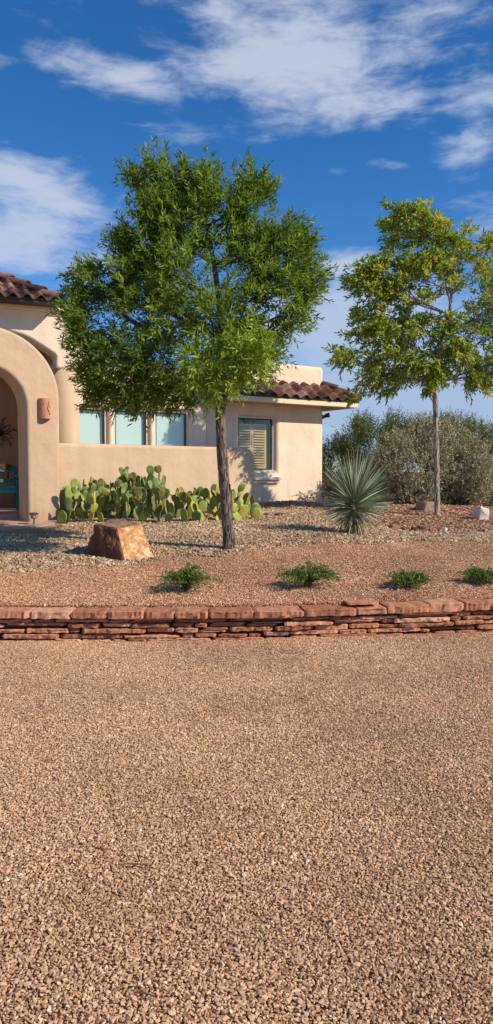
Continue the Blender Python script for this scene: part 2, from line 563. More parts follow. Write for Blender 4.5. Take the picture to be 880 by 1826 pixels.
class MB:
    def __init__(s):
        s.v, s.f, s.t, s.m = [], [], [], []

    def add(s, verts, faces, tint=0.5, mi=0):
        k = len(s.v)
        s.v += [tuple(v) for v in verts]
        s.f += [tuple(i + k for i in f) for f in faces]
        s.t += [tint] * len(verts) if not hasattr(tint, '__len__') else list(tint)
        s.m += [mi] * len(faces)
        return s

    def box(s, o, ax, ay, az, tint=0.5):
        """box from corner o with edge vectors"""
        o, ax, ay, az = map(Vector, (o, ax, ay, az))
        v = [o, o + ax, o + ax + ay, o + ay, o + az, o + ax + az, o + ax + ay + az, o + ay + az]
        return s.add(v, [(0, 3, 2, 1), (4, 5, 6, 7), (0, 1, 5, 4), (1, 2, 6, 5), (2, 3, 7, 6), (3, 0, 4, 7)], tint)

    def tube(s, pts, rad, seg=8, tint=0.5, rough=0.0, cap=True):
        pts = [Vector(p) for p in pts]
        n = len(pts)
        if not hasattr(rad, '__len__'):
            rad = [rad] * n
        k = len(s.v)
        up = Vector((0.3, 0.1, 1)).normalized()
        a = None
        for i, p in enumerate(pts):
            t = (pts[min(i + 1, n - 1)] - pts[max(i - 1, 0)]).normalized()
            if a is None:
                a = t.cross(Vector((1, 0.2, 0.1)) if abs(t.x) < 0.9 else Vector((0, 1, 0))).normalized()
            a = (a - t * a.dot(t)).normalized()
            b = t.cross(a)
            for j in range(seg):
                an = 2 * math.pi * j / seg
                d = a * math.cos(an) + b * math.sin(an)
                r = rad[i]
                if rough:
                    q = p + d * r
                    r *= 1 + rough * (mnoise.noise(Vector((d.x * 2.6, d.y * 2.6, q.z * 4.5))) + 0.6 * mnoise.noise(Vector((d.x * 6, d.y * 6, q.z * 14))))
                s.v.append(tuple(p + d * r))
                s.t.append(tint)
        for i in range(n - 1):
            for j in range(seg):
                j2 = (j + 1) % seg
                s.f.append((k + i * seg + j, k + i * seg + j2, k + (i + 1) * seg + j2, k + (i + 1) * seg + j))
                s.m.append(0)
        if cap:
            s.f.append(tuple(k + j for j in reversed(range(seg))))
            s.f.append(tuple(k + (n - 1) * seg + j for j in range(seg)))
            s.m += [0, 0]
        return s

    def build(s, name, mat, parent=None, smooth_=False, bevel=0, bseg=2, origin=None):
        me = bpy.data.meshes.new(name)
        org = Vector(origin) if origin is not None else None
        vv = s.v if org is None else [tuple(Vector(v) - org) for v in s.v]
        me.from_pydata(vv, [], s.f)
        at_ = me.attributes.new('tint', 'FLOAT', 'POINT')
        at_.data.foreach_set('value', np.array(s.t, 'f'))
        if any(s.m):
            me.polygons.foreach_set('material_index', np.array(s.m, 'i'))
        if smooth_:
            me.polygons.foreach_set('use_smooth', [True] * len(me.polygons))
        mats = mat if isinstance(mat, (list, tuple)) else [mat]
        o = link(name, me, parent, mats)
        if org is not None:
            o.location = org
        if bevel:
            bm = bmesh.new()
            bm.from_mesh(me)
            bmesh.ops.remove_doubles(bm, verts=bm.verts, dist=1e-5)
            bmesh.ops.recalc_face_normals(bm, faces=bm.faces)
            bm.to_mesh(me)
            bm.free()
            md = o.modifiers.new('rounded', 'BEVEL')
            md.width = bevel
            md.segments = bseg
            md.limit_method = 'ANGLE'
            md.angle_limit = R(40)
            md.use_clamp_overlap = True
        return o


def quads_mesh(name, mat, V, tint, parent=None, extra=None):
    """V: (n,4,3) leaf quads -> one mesh (fast)"""
    n = len(V)
    me = bpy.data.meshes.new(name)
    me.vertices.add(n * 4)
    me.vertices.foreach_set('co', V.reshape(-1).astype('f'))
    me.loops.add(n * 4)
    me.loops.foreach_set('vertex_index', np.arange(n * 4, dtype='i'))
    me.polygons.add(n)
    me.polygons.foreach_set('loop_start', np.arange(0, n * 4, 4, dtype='i'))
    me.polygons.foreach_set('loop_total', np.full(n, 4, 'i'))
    me.update(calc_edges=True)
    a = me.attributes.new('tint', 'FLOAT', 'POINT')
    a.data.foreach_set('value', np.repeat(tint, 4).astype('f'))
    return link(name, me, parent, [mat])


def nrm(a):
    return a / np.maximum(np.linalg.norm(a, axis=-1, keepdims=True), 1e-9)


def leaf_quads(P, D, L, W, fold=0.25):
    """lanceolate leaves: base P, direction D, length L, width W"""
    n = len(P)
    D = nrm(D)
    rnd = rng.normal(size=(n, 3))
    S = nrm(np.cross(D, rnd))
    N = np.cross(S, D)
    L = np.asarray(L)[:, None]
    W = np.asarray(W)[:, None]
    V = np.empty((n, 4, 3))
    mid = P + D * L * 0.42
    V[:, 0] = P
    V[:, 1] = mid + S * W * 0.5 + N * W * fold
    V[:, 2] = P + D * L - N * L * 0.10
    V[:, 3] = mid - S * W * 0.5 + N * W * fold
    return V


# ------------------------------------------------------------------ world, sun
SUN_EL = R(36)
sh = Vector((0.92, -0.39, 0)).normalized()
SUN = Vector((sh.x * math.cos(SUN_EL), sh.y * math.cos(SUN_EL), math.sin(SUN_EL)))
sun = bpy.data.lights.new('sun', 'SUN')
sun.energy = 5.0
sun.angle = R(0.53)
sun.color = (1.0, 0.88, 0.70)
so = bpy.data.objects.new('sun', sun)
C.objects.link(so)
so.rotation_euler = (-SUN).to_track_quat('-Z', 'Y').to_euler()
so.location = (30, -20, 20)


def build_world():
    w = bpy.data.worlds.new('World')
    scene.world = w
    w.use_nodes = True
    nt = w.node_tree
    n, l = nt.nodes, nt.links
    bg = n['Background']
    STR = 0.13
    bg.inputs['Strength'].default_value = STR
    sky = n.new('ShaderNodeTexSky')
    sky.sky_type = 'NISHITA'
    sky.sun_disc = False
    sky.sun_elevation = SUN_EL
    sky.sun_rotation = math.atan2(SUN.x, SUN.y)
    sky.altitude = 1300
    sky.air_density = 1.0
    sky.dust_density = 0.4
    sky.ozone_density = 2.5
    hs = n.new('ShaderNodeHueSaturation')
    hs.inputs['Saturation'].default_value = 1.3
    hs.inputs['Value'].default_value = 1.0
    l.new(sky.outputs[0], hs.inputs['Color'])

    def math_(op, a, b=None, c=None):
        m = n.new('ShaderNodeMath')
        m.operation = op
        for i, v in enumerate((a, b, c)):
            if v is None:
                continue
            if isinstance(v, (int, float)):
                m.inputs[i].default_value = v
            else:
                l.new(v, m.inputs[i])
        return m.outputs[0]
    tc = n.new('ShaderNodeTexCoord')
    sp = n.new('ShaderNodeSeparateXYZ')
    l.new(tc.outputs['Generated'], sp.inputs[0])
    az = math_('ARCTAN2', sp.outputs[0], sp.outputs[1])
    el = math_('ARCSINE', sp.outputs[2])
    cb = n.new('ShaderNodeCombineXYZ')
    l.new(az, cb.inputs[0])
    l.new(el, cb.inputs[1])

    def noise_(scale, detail, rough, rot, stretch, dist, off=(0, 0, 0)):
        mp = n.new('ShaderNodeMapping')
        mp.inputs['Rotation'].default_value = (0, 0, rot)
        mp.inputs['Scale'].default_value = stretch
        mp.inputs['Location'].default_value = off
        l.new(cb.outputs[0], mp.inputs[0])
        t = n.new('ShaderNodeTexNoise')
        t.inputs['Scale'].default_value = scale
        t.inputs['Detail'].default_value = detail
        t.inputs['Roughness'].default_value = rough
        t.inputs['Distortion'].default_value = dist
        l.new(mp.outputs[0], t.inputs['Vector'])
        return t.outputs['Fac']
    n1 = noise_(9, 9, 0.6, R(-8), (1.0, 2.2, 1), 0.35, (3.1, 0.4, 0))
    n2 = noise_(30, 8, 0.62, R(-22), (0.55, 2.0, 1), 0.5, (0, 1.7, 0))
    base = math_('ADD', math_('MULTIPLY', n1, 0.62), math_('MULTIPLY', n2, 0.38))

    # cloud banks: azimuth, elevation, half widths, tilt, weight  (degrees)
    def deg(px, py):
        r = ray(px, py)
        return math.atan2(r.x, r.y), math.asin(r.z / r.length)
    banks = [(530, 110, 250, 90, -0.06, 0.52), (210, 135, 150, 34, -0.12, 0.46), (640, 165, 150, 52, -0.04, 0.44), (520, 20, 260, 60, 0.0, 0.34), (770, 40, 120, 40, 0.1, 0.2),
             (330, 238, 120, 22, 0.08, 0.30), (50, 340, 210, 50, -0.16, 0.48), (60, 440, 180, 75, -0.05, 0.47), (140, 375, 120, 25, -0.12, 0.25),
             (860, 160, 90, 38, -0.1, 0.36), (850, 265, 100, 45, 0.15, 0.34), (900, 400, 120, 60, 0, 0.34),
             (610, 480, 50, 26, 0.1, 0.42), (640, 590, 210, 110, 0, 0.62), (610, 475, 70, 30, 0.1, 0.5), (800, 730, 420, 120, 0, 0.66), (770, 30, 160, 45, 0.1, 0.3), (400, 740, 500, 70, 0, 0.42), (0, 110, 40, 18, 0, 0.3), (140, 75, 50, 16, 0, 0.2),
             (600, 305, 40, 12, 0.1, 0.22), (700, 295, 60, 12, -0.1, 0.2),
             (-700, 200, 600, 120, 0.1, 0.35), (1700, 300, 500, 140, -0.1, 0.35), (2600, 500, 700, 150, 0, 0.4), (-1900, 500, 700, 150, 0, 0.4)]
    field = None
    for (px, py, rx, ry, rot, wt) in banks:
        if -100 < px < 1000:
            a0, e0 = deg(px, py)
        else:
            a0, e0 = math.atan((px - 440) / 1330.0) if abs(px) < 1800 else (px - 440) / 1330.0, (841 - py) / 1330.0
        ra, re = rx / F, ry / F
        da = math_('SUBTRACT', az, a0)
        de = math_('SUBTRACT', el, e0)
        c, s = math.cos(rot), math.sin(rot)
        u = math_('ADD', math_('MULTIPLY', da, c / ra), math_('MULTIPLY', de, s / ra))
        v = math_('ADD', math_('MULTIPLY', da, -s / re), math_('MULTIPLY', de, c / re))
        d2 = math_('ADD', math_('MULTIPLY', u, u), math_('MULTIPLY', v, v))
        g = math_('MULTIPLY', math_('EXPONENT', math_('MULTIPLY', d2, -0.8)), wt)
        field = g if field is None else math_('MAXIMUM', field, math_('ADD', g, math_('MULTIPLY', field, 0.12)))
    dens = math_('ADD', base, field)
    mr = n.new('ShaderNodeMapRange')
    mr.interpolation_type = 'SMOOTHSTEP'
    mr.inputs['From Min'].default_value = 0.68
    mr.inputs['From Max'].default_value = 1.02
    mr.inputs['To Max'].default_value = 0.82
    l.new(dens, mr.inputs['Value'])
    # cloud tone: brighter where dense, greyer low down
    tone = n.new('ShaderNodeMapRange')
    tone.inputs['From Min'].default_value = 0.02
    tone.inputs['From Max'].default_value = 0.36
    tone.inputs['To Min'].default_value = 0.0
    tone.inputs['To Max'].default_value = 1.0
    l.new(el, tone.inputs['Value'])
    cr = ramp(n, [(0.0, (0.345, 0.43, 0.64)), (0.45, (0.50, 0.60, 0.78)), (1.0, (0.60, 0.68, 0.80))])
    l.new(tone.outputs[0], cr.inputs['Fac'])
    sc = n.new('ShaderNodeVectorMath')
    sc.operation = 'SCALE'
    l.new(cr.outputs['Color'], sc.inputs[0])
    sc.inputs['Scale'].default_value = 1.0 / STR
    mx = n.new('ShaderNodeMix')
    mx.data_type = 'RGBA'
    l.new(mr.outputs[0], mx.inputs['Factor'])
    tn = n.new('ShaderNodeVectorMath')
    tn.operation = 'MULTIPLY'
    tn.inputs[1].default_value = (0.80, 0.965, 1.13)
    l.new(hs.outputs[0], tn.inputs[0])
    l.new(tn.outputs[0], mx.inputs['A'])
    l.new(sc.outputs[0], mx.inputs['B'])
    l.new(mx.outputs['Result'], bg.inputs['Color'])


build_world()
scene.view_settings.view_transform = 'Standard'
scene.view_settings.look = 'None'
scene.view_settings.exposure = 0
scene.render.engine = 'CYCLES'
scene.cycles.use_denoising = True
scene.cycles.max_bounces = 6
scene.cycles.transparent_max_bounces = 12

# ------------------------------------------------------------------ ground
# zone border (beige rock begins) surveyed from the photo
edge = [on_ground(px, py) for px, py in [(-250, 1034), (-60, 1030), (0, 1026), (90, 1018), (150, 1010), (280, 1003), (360, 995), (430, 988), (500, 976), (600, 972), (700, 968), (800, 966), (880, 966), (1050, 962)]]
EX = np.array([p.x for p in edge])
EY = np.array([p.y for p in edge])
medge = [on_ground(px, py) for px, py in [(655, 935), (700, 945), (750, 950), (820, 948), (880, 948), (1000, 940)]]
MX = np.array([p.x for p in medge])
MY = np.array([p.y for p in medge])


def wob(x, y):
    return 0.10 * np.sin(3.3 * x + 1.2 * y) + 0.06 * np.sin(7.1 * x - 2.0 * y) + 0.03 * np.sin(15 * x + 9 * y)


def zone(x, y):
    """0 tan gravel, .33 beige rock, .66 mulch, 1 bare desert"""
    x = np.asarray(x, float)
    y = np.asarray(y, float)
    z = np.zeros(np.broadcast(x, y).shape)
    e = np.interp(x, EX, EY) + wob(x, y)
    z = np.where(y > e, 0.33, z)
    m = np.interp(x, MX, MY) + 0.6 * wob(x, y)
    z = np.where((x > MX[0]) & (y > m), 0.66, z)
    r = ((x - 1.05) / 1.15) ** 2 + ((y - 16.2) / 2.2) ** 2
    z = np.where((r + wob(x, y) < 1) & (x > -0.05) & (y > 14.3), 0.66, z)
    z = np.where((y > 19) | (np.abs(x) > 14) | (y < -6), 1.0, z)
    return z


def axis(lo, hi, fine_lo, fine_hi, step):
    a = list(np.arange(fine_lo, fine_hi + 1e-6, step))
    s, v = step, fine_hi
    while v < hi:
        s *= 1.25
        v += s
        a.append(v)
    s, v = step, fine_lo
    while v > lo:
        s *= 1.25
        v -= s
        a.insert(0, v)
    return np.array(a)


gx = axis(-1200, 1200, -8, 8, 0.1)
gy = axis(-300, 1800, 0.5, 18, 0.07)
GX, GY = np.meshgrid(gx, gy)
GZ = terrain(GX, GY) - 0.004
nx, ny = len(gx), len(gy)
me = bpy.data.meshes.new('ground')
me.vertices.add(nx * ny)
me.vertices.foreach_set('co', np.stack([GX, GY, GZ], -1).reshape(-1).astype('f'))
idx = np.arange(nx * ny).reshape(ny, nx)
Q = np.stack([idx[:-1, :-1], idx[:-1, 1:], idx[1:, 1:], idx[1:, :-1]], -1).reshape(-1, 4)
me.loops.add(len(Q) * 4)
me.loops.foreach_set('vertex_index', Q.reshape(-1).astype('i'))
me.polygons.add(len(Q))
me.polygons.foreach_set('loop_start', np.arange(0, len(Q) * 4, 4, dtype='i'))
me.polygons.foreach_set('loop_total', np.full(len(Q), 4, 'i'))
me.polygons.foreach_set('use_smooth', np.ones(len(Q), bool))
me.update(calc_edges=True)
a_ = me.attributes.new('zone', 'FLOAT', 'POINT')
a_.data.foreach_set('value', zone(GX, GY).reshape(-1).astype('f'))
ground = link('ground', me, None, [M['ground']])
tag(ground, 'gravelled desert ground rising gently to the house', 'ground', kind='structure')


# ---- loose stone scatters (stuff)
def chip(name, n, sx, sy, sz, mat, seed):
    r = np.random.default_rng(seed)
    bm = bmesh.new()
    for p in nrm(r.normal(size=(n, 3))) * r.uniform(0.8, 1.0, (n, 1)):
        bm.verts.new((p[0] * sx, p[1] * sy, p[2] * sz))
    res = bmesh.ops.convex_hull(bm, input=bm.verts)
    loose = [v for v in bm.verts if not v.link_faces]
    bmesh.ops.delete(bm, geom=loose, context='VERTS')
    m = bpy.data.meshes.new(name)
    bm.to_mesh(m)
    bm.free()
    m.materials.append(mat)
    return bpy.data.objects.new(name, m)      # source piece, never linked itself


def scatter(name, pts, rots, scl, pieces, label, cat):
    n = len(pts)
    me = bpy.data.meshes.new(name)
    me.vertices.add(n)
    me.vertices.foreach_set('co', pts.reshape(-1).astype('f'))
    for nm, ty, val in (('rot', 'FLOAT_VECTOR', rots), ('scl', 'FLOAT', scl), ('pick', 'INT', rng.integers(0, len(pieces), n))):
        a = me.attributes.new(nm, ty, 'POINT')
        a.data.foreach_set('vector' if ty == 'FLOAT_VECTOR' else 'value', np.ascontiguousarray(val).reshape(-1).astype('i' if ty == 'INT' else 'f'))
    o = link(name, me)
    tag(o, label, cat, kind='stuff')
    ng = bpy.data.node_groups.new(name, 'GeometryNodeTree')
    ng.interface.new_socket('Geometry', in_out='INPUT', socket_type='NodeSocketGeometry')
    ng.interface.new_socket('Geometry', in_out='OUTPUT', socket_type='NodeSocketGeometry')
    N, L = ng.nodes, ng.links
    gi, go = N.new('NodeGroupInput'), N.new('NodeGroupOutput')
    g2i = N.new('GeometryNodeGeometryToInstance')
    for p in reversed(pieces):
        oi = N.new('GeometryNodeObjectInfo')
        oi.inputs['Object'].default_value = p
        L.new(oi.outputs['Geometry'], g2i.inputs[0])
    iop = N.new('GeometryNodeInstanceOnPoints')
    iop.inputs['Pick Instance'].default_value = True

    def na(nm, ty):
        x = N.new('GeometryNodeInputNamedAttribute')
        x.data_type = ty
        x.inputs['Name'].default_value = nm
        return [s for s in x.outputs if s.enabled and s.name == 'Attribute'][0]
    e2r = N.new('FunctionNodeEulerToRotation')
    L.new(na('rot', 'FLOAT_VECTOR'), e2r.inputs[0])
    L.new(gi.outputs[0], iop.inputs['Points'])
    L.new(g2i.outputs[0], iop.inputs['Instance'])
    L.new(e2r.outputs[0], iop.inputs['Rotation'])
    L.new(na('scl', 'FLOAT'), iop.inputs['Scale'])
    L.new(na('pick', 'INT'), iop.inputs['Instance Index'])
    L.new(iop.outputs[0], go.inputs[0])
    md = o.modifiers.new('scatter', 'NODES')
    md.node_group = ng
    return o


def jitter(x0, x1, y0, y1, s, keep):
    xs = np.arange(x0, x1, s)
    ys = np.arange(y0, y1, s)
    X, Y = np.meshgrid(xs, ys)
    X = (X + rng.uniform(-0.5, 0.5, X.shape) * s).ravel()
    Y = (Y + rng.uniform(-0.5, 0.5, Y.shape) * s).ravel()
    k = keep(X, Y)
    return X[k], Y[k]


def in_view(x, y, margin):
    return np.abs(x) < 0.335 * y + margin


def lay(name, X, Y, lift, smin, smax, tilt, pieces, label, cat, xspread=0.35):
    n = len(X)
    s = np.exp(rng.normal(0, xspread, n)).clip(0.5, 2.1) * rng.uniform(smin, smax, n)
    P = np.stack([X, Y, terrain(X, Y) + lift * s + rng.uniform(0, 1, n) ** 2 * lift * 1.2], -1)
    rot = np.stack([rng.normal(0, tilt, n), rng.normal(0, tilt, n), rng.uniform(0, 6.28, n)], -1)
    return scatter(name, P, rot, s, pieces, label, cat)


chips = [chip('gravel_chip', 10, 0.0080, 0.0060, 0.0040, M['gravel'], 10 + i) for i in range(9)]
X, Y = jitter(-4.4, 4.6, 1.3, 7.6, 0.0092, lambda x, y: (y < wall_y(x) + 0.02) & in_view(x, y, 1.5))
lay('driveway_gravel', X, Y, 0.0022, 0.8, 1.15, 0.38, chips, 'loose angular tan gravel in front of the stone wall', 'gravel', 0.24)
chips2 = [chip('gravel_chip', 10, 0.0090, 0.0068, 0.0042, M['gravel_up'], 40 + i) for i in range(7)]
X, Y = jitter(-5.4, 5.6, 6.6, 10.6, 0.0125, lambda x, y: (y > wall_y(x) + 0.19) & in_view(x, y, 1.6) & (zone(x, y) == 0))
lay('terrace_gravel', X, Y, 0.003, 0.85, 1.2, 0.4, chips2, 'fine reddish tan gravel on the raised bed behind the wall', 'gravel', 0.26)
rocks = [chip('landscape_rock', 12, 0.0195, 0.0145, 0.0105, M['river_rock'], 70 + i) for i in range(8)]


def walk_clear(x, y):                    # the flagstone walk at the portal stays clean
    return ~((x < -2.9 + 0.1 * np.sin(5 * y)) & (y > 10.35) & (y < 13.5) & (y > 10.35 + 0.0 * x))


X, Y = jitter(-7, 7, 7.6, 17, 0.0255, lambda x, y: in_view(x, y, 1.5) & (np.abs(zone(x, y) - 0.33) < 0.1))
RK = walk_clear(X, Y)
lay('landscape_rock', X[RK], Y[RK], 0.006, 0.75, 1.2, 0.45, rocks, 'pale beige landscape rock spread before the house', 'gravel', 0.32)
mch = [chip('mulch_chip', 10, 0.034, 0.013, 0.008, M['mulch'], 90 + i) for i in range(6)]
X, Y = jitter(-0.3, 7.5, 9.5, 17.5, 0.036, lambda x, y: in_view(x, y, 0.8) & (np.abs(zone(x, y) - 0.66) < 0.1))
lay('red_mulch', X, Y, 0.006, 0.7, 1.2, 0.35, mch, 'reddish brown mulch around the right-hand tree and by the wing wall', 'mulch', 0.35)

# ------------------------------------------------------------------ dry stone wall
dry_wall = empty('dry_stone_wall', (0, float(wall_y(0)) + 0.15, 0))
tag(dry_wall, 'low dry-stacked red sandstone wall holding the raised gravel bed', 'stone wall')


def wpt(s, off, z):                      # s = x coordinate along wall, off = depth behind the front line
    e = 0.02
    y = float(wall_y(s))
    dy = float(wall_y(s + e) - wall_y(s - e)) / (2 * e)
    t = Vector((1, dy, 0)).normalized()
    nn = Vector((-t.y, t.x, 0))
    return Vector((s, y, z)) + nn * off


def stone(name, x0, x1, z0, z1, off, depth, tint, seed, amp=0.011, taper=0.4):
    """one irregular flat slab laid along the wall"""
    rs = random.Random(seed)
    ns = max(6, int((x1 - x0) / 0.022) + 2)
    h = z1 - z0
    b = MB()
    V = []
    sd = rs.uniform(0, 100)
    tl, tr = rs.uniform(0.45, 1), rs.uniform(0.45, 1)
    lean = rs.uniform(-0.05, 0.05)
    prof = [(max(0, -lean), 0.10), (0.015, 0.5 + rs.uniform(-.2, .2)), (max(0, lean), 0.92), (0.035 + max(0, lean), 1.0), (1.0, 1.0), (1.0, 0.0), (0.05 + max(0, -lean), 0.0)]
    for i in range(ns):
        u = i / (ns - 1)
        x = x0 + (x1 - x0) * u
        en = min(u, 1 - u) * (x1 - x0)
        te = min(1, en / 0.016)
        k = (tl if u < 0.5 else tr)
        vs = k + (1 - k) * te
        fr = off + (1 - te) * 0.022 * rs.uniform(0.3, 1) + amp * 1.7 * mnoise.noise(Vector((x * 9, sd, 0))) + amp * 0.8 * mnoise.noise(Vector((x * 31, sd, 5)))
        zt = z0 + h * (0.5 + 0.5 * vs) + amp * 0.55 * mnoise.noise(Vector((x * 14, sd, 9)))
        zb = z0 + h * (0.5 - 0.5 * vs) + amp * 0.55 * mnoise.noise(Vector((x * 14, sd, 19)))
        for j, (pu, pv) in enumerate(prof):
            jit = amp * 1.0 * mnoise.noise(Vector((x * 34, j * 3.7, sd)))
            V.append(wpt(x, fr + pu * depth + (jit if pu < 0.5 else 0), zb + (zt - zb) * pv + (jit * 0.4 if pu < .5 else 0)))
    m = len(prof)
    Fc = []
    for i in range(ns - 1):
        for j in range(m):
            j2 = (j + 1) % m
            Fc.append((i * m + j, i * m + j2, (i + 1) * m + j2, (i + 1) * m + j))
    Fc.append(tuple(range(m)))
    Fc.append(tuple((ns - 1) * m + j for j in reversed(range(m))))
    b.add(V, Fc, tint)
    return b.build(name, M['sandstone'], dry_wall, origin=wpt((x0 + x1) / 2, off, z0))


cb_ = MB()
N_ = 60
xs = np.linspace(-4.3, 4.5, N_)
V, Fc = [], []
for x in xs:
    for o_, z_ in ((0.085, -0.05), (0.085, 0.205), (0.30, 0.205), (0.30, -0.05)):
        V.append(wpt(float(x), o_, z_))
for i in range(N_ - 1):
    for j in range(4):
        Fc.append((i * 4 + j, i * 4 + (j + 1) % 4, (i + 1) * 4 + (j + 1) % 4, (i + 1) * 4 + j))
cb_.add(V, Fc)
cb_.build('earth_core', M['core_and_shade'], dry_wall)
XW0, XW1 = -4.2, 4.4
rs = random.Random(5)
zc = [(-0.016, 0.024), (0.032, 0.068), (0.076, 0.116), (0.125, 0.160), (0.163, 0.198)]
for ci, (za, zb) in enumerate(zc):
    x = XW0 - rs.uniform(0, 0.3)
    while x < XW1:
        ln = rs.choice([0.10, 0.18, 0.26, 0.34, 0.40, 0.50]) * rs.uniform(0.85, 1.15)
        dz = rs.uniform(-0.006, 0.006)
        off = rs.uniform(-0.012, 0.034) + (0.016 if ci == 4 else 0) + (0.0 if ci > 0 else -0.01)
        if rs.random() < 0.22 and ln > 0.2:
            zm = (za + zb) / 2 + rs.uniform(-0.006, 0.006)
            stone('wall_stone', x, x + ln * rs.uniform(0.8, 1), za + dz, zm - 0.002, off + rs.uniform(0, 0.02), 0.2, rs.uniform(0.1, 0.9), rs.random() * 1e4, 0.005)
            stone('wall_stone', x + rs.uniform(0, 0.05), x + ln, zm + 0.002, zb + dz, off, 0.2, rs.uniform(0.1, 0.9), rs.random() * 1e4, 0.005)
        else:
            stone('wall_stone', x, x + ln, za + dz, zb + dz * 0.5 - rs.choice([0, 0.002, 0.006, 0.014]), off, 0.2, rs.uniform(0.1, 0.95), rs.random() * 1e4)
        x += ln + rs.choice([0.003, 0.008, 0.018, 0.03])
x = XW0 - 0.2
while x < XW1:
    ln = rs.uniform(0.26, 0.47)
    stone('capstone', x, x + ln, 0.204 + rs.uniform(-0.003, 0.006), 0.274 + rs.uniform(-0.010, 0.008) + (0.012 if x > 1.2 else 0), -0.030 + rs.uniform(-0.014, 0.012), 0.235, rs.uniform(0.25, 0.95), rs.random() * 1e4, 0.012)
    x += ln + rs.uniform(0.003, 0.008)
stone('capstone', 0.93, 1.22, 0.289, 0.312, 0.04, 0.16, 0.55, 77, 0.007)

# ------------------------------------------------------------------ house
class Plane:
    """a vertical wall plane with tangent (1,k) through photo column px at distance d"""

    def __init__(s, px, d, k):
        s.p = Vector(((px - CX) / F * d, d, 0))
        s.t = Vector((1, k, 0)).normalized()
        s.n = Vector((s.t.y, -s.t.x, 0))       # outward, to the street
        s.m = -s.n

    def hit(s, px, py):
        r = ray(px, py)
        o = Vector((0, 0, EYE))
        q = o + r * ((s.p - o).dot(s.n) / r.dot(s.n))
        return (q - s.p).dot(s.t), q.z

    def w(s, u, z, off=0.0):                   # off > 0 is inward
        q = s.p + s.t * u + s.m * off
        return Vector((q.x, q.y, z))


def extrude_profile(pl, prof, off0, off1):
    """closed polygon (u,z) extruded through the wall"""
    b = MB()
    n = len(prof)
    V = [pl.w(u, z, off0) for u, z in prof] + [pl.w(u, z, off1) for u, z in prof]
    Fc = [tuple(range(n)), tuple(range(2 * n - 1, n - 1, -1))] + [(i, i + n, (i + 1) % n + n, (i + 1) % n) for i in range(n)]
    return b.add(V, Fc)


def holed_wall(pl, us, zs, holes, off0, off1):
    """wall cut on a grid; holes = set of (i,j) cells left open"""
    b = MB()
    nu, nz = len(us), len(zs)
    V = [pl.w(u, z, o) for o in (off0, off1) for z in zs for u in us]
    I = lambda i, j, o: o * nu * nz + j * nu + i
    solid = lambda i, j: 0 <= i < nu - 1 and 0 <= j < nz - 1 and (i, j) not in holes
    Fc = []
    for i in range(nu - 1):
        for j in range(nz - 1):
            if not solid(i, j):
                continue
            Fc.append((I(i, j, 0), I(i + 1, j, 0), I(i + 1, j + 1, 0), I(i, j + 1, 0)))
            Fc.append((I(i, j + 1, 1), I(i + 1, j + 1, 1), I(i + 1, j, 1), I(i, j, 1)))
            if not solid(i - 1, j):
                Fc.append((I(i, j, 0), I(i, j + 1, 0), I(i, j + 1, 1), I(i, j, 1)))
            if not solid(i + 1, j):
                Fc.append((I(i + 1, j, 0), I(i + 1, j, 1), I(i + 1, j + 1, 1), I(i + 1, j + 1, 0)))
            if not solid(i, j - 1):
                Fc.append((I(i, j, 0), I(i, j, 1), I(i + 1, j, 1), I(i + 1, j, 0)))
            if not solid(i, j + 1):
                Fc.append((I(i, j + 1, 0), I(i + 1, j + 1, 0), I(i + 1, j + 1, 1), I(i, j + 1, 1)))
    return b.add(V, Fc)


KW = 0.65
WING = Plane(577, 17.2, KW)
WINW = Plane(369, 15.33, 0.60)
PORT = Plane(48, 11.7, 0.65)
ENTR = Plane(100, 13.0, 0.42)
YARD = Plane(107, 12.13, 0.82)

house = empty('house', (-1.5, 15.5, 0.74))
tag(house, 'tan stucco adobe style house with clay tile eaves and arched portal', 'house')
PAD = 0.70


def wall_part(name, mb, mat, bevel=0.05, seg=4):
    o = mb.build(name, mat, house, bevel=bevel, bseg=seg)
    return o


# --- right wing
u_l, _ = WING.hit(366, 800)
wu0, wz1 = WING.hit(427, 741)
wu1, wz0 = WING.hit(493, 841)
_, ztop = WING.hit(577, 653)
_, zeave = WING.hit(577, 722)
wing_b = holed_wall(WING, [u_l, wu0, wu1, 0.0], [0.3, wz0, wz1, ztop - 0.02], {(1, 1)}, 0, 0.3)
wall_part('wing_wall', wing_b, M['stucco_light'], 0.085, 5)
# return wall on the far side, and the room behind the window
r_b = MB().box(WING.w(-0.302, 0.3, 0.302), WING.m * 6, -WING.t * -0.3, Vector((0, 0, ztop - 0.32)))
wall_part('wing_side_wall', r_b, M['stucco_light'], 0.05)
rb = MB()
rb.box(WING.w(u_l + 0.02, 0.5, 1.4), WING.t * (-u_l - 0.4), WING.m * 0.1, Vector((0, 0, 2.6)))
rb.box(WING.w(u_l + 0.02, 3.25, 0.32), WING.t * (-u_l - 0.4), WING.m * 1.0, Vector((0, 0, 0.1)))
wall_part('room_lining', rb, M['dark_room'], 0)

# window with plantation shutters
win = empty('window', WING.w((wu0 + wu1) / 2, wz0, 0.1))
win.parent = house
win.matrix_parent_inverse = parent_matrix(house).inverted()
fw = 0.05


def frame_ring(pl, u0, u1, z0, z1, w, o0, o1):
    b = MB()
    d = pl.m * (o1 - o0)
    b.box(pl.w(u0, z0, o0), pl.t * (u1 - u0), d, Vector((0, 0, w)))
    b.box(pl.w(u0, z1 - w, o0), pl.t * (u1 - u0), d, Vector((0, 0, w)))
    b.box(pl.w(u0, z0 + w, o0), pl.t * w, d, Vector((0, 0, z1 - z0 - 2 * w)))
    b.box(pl.w(u1 - w, z0 + w, o0), pl.t * w, d, Vector((0, 0, z1 - z0 - 2 * w)))
    return b


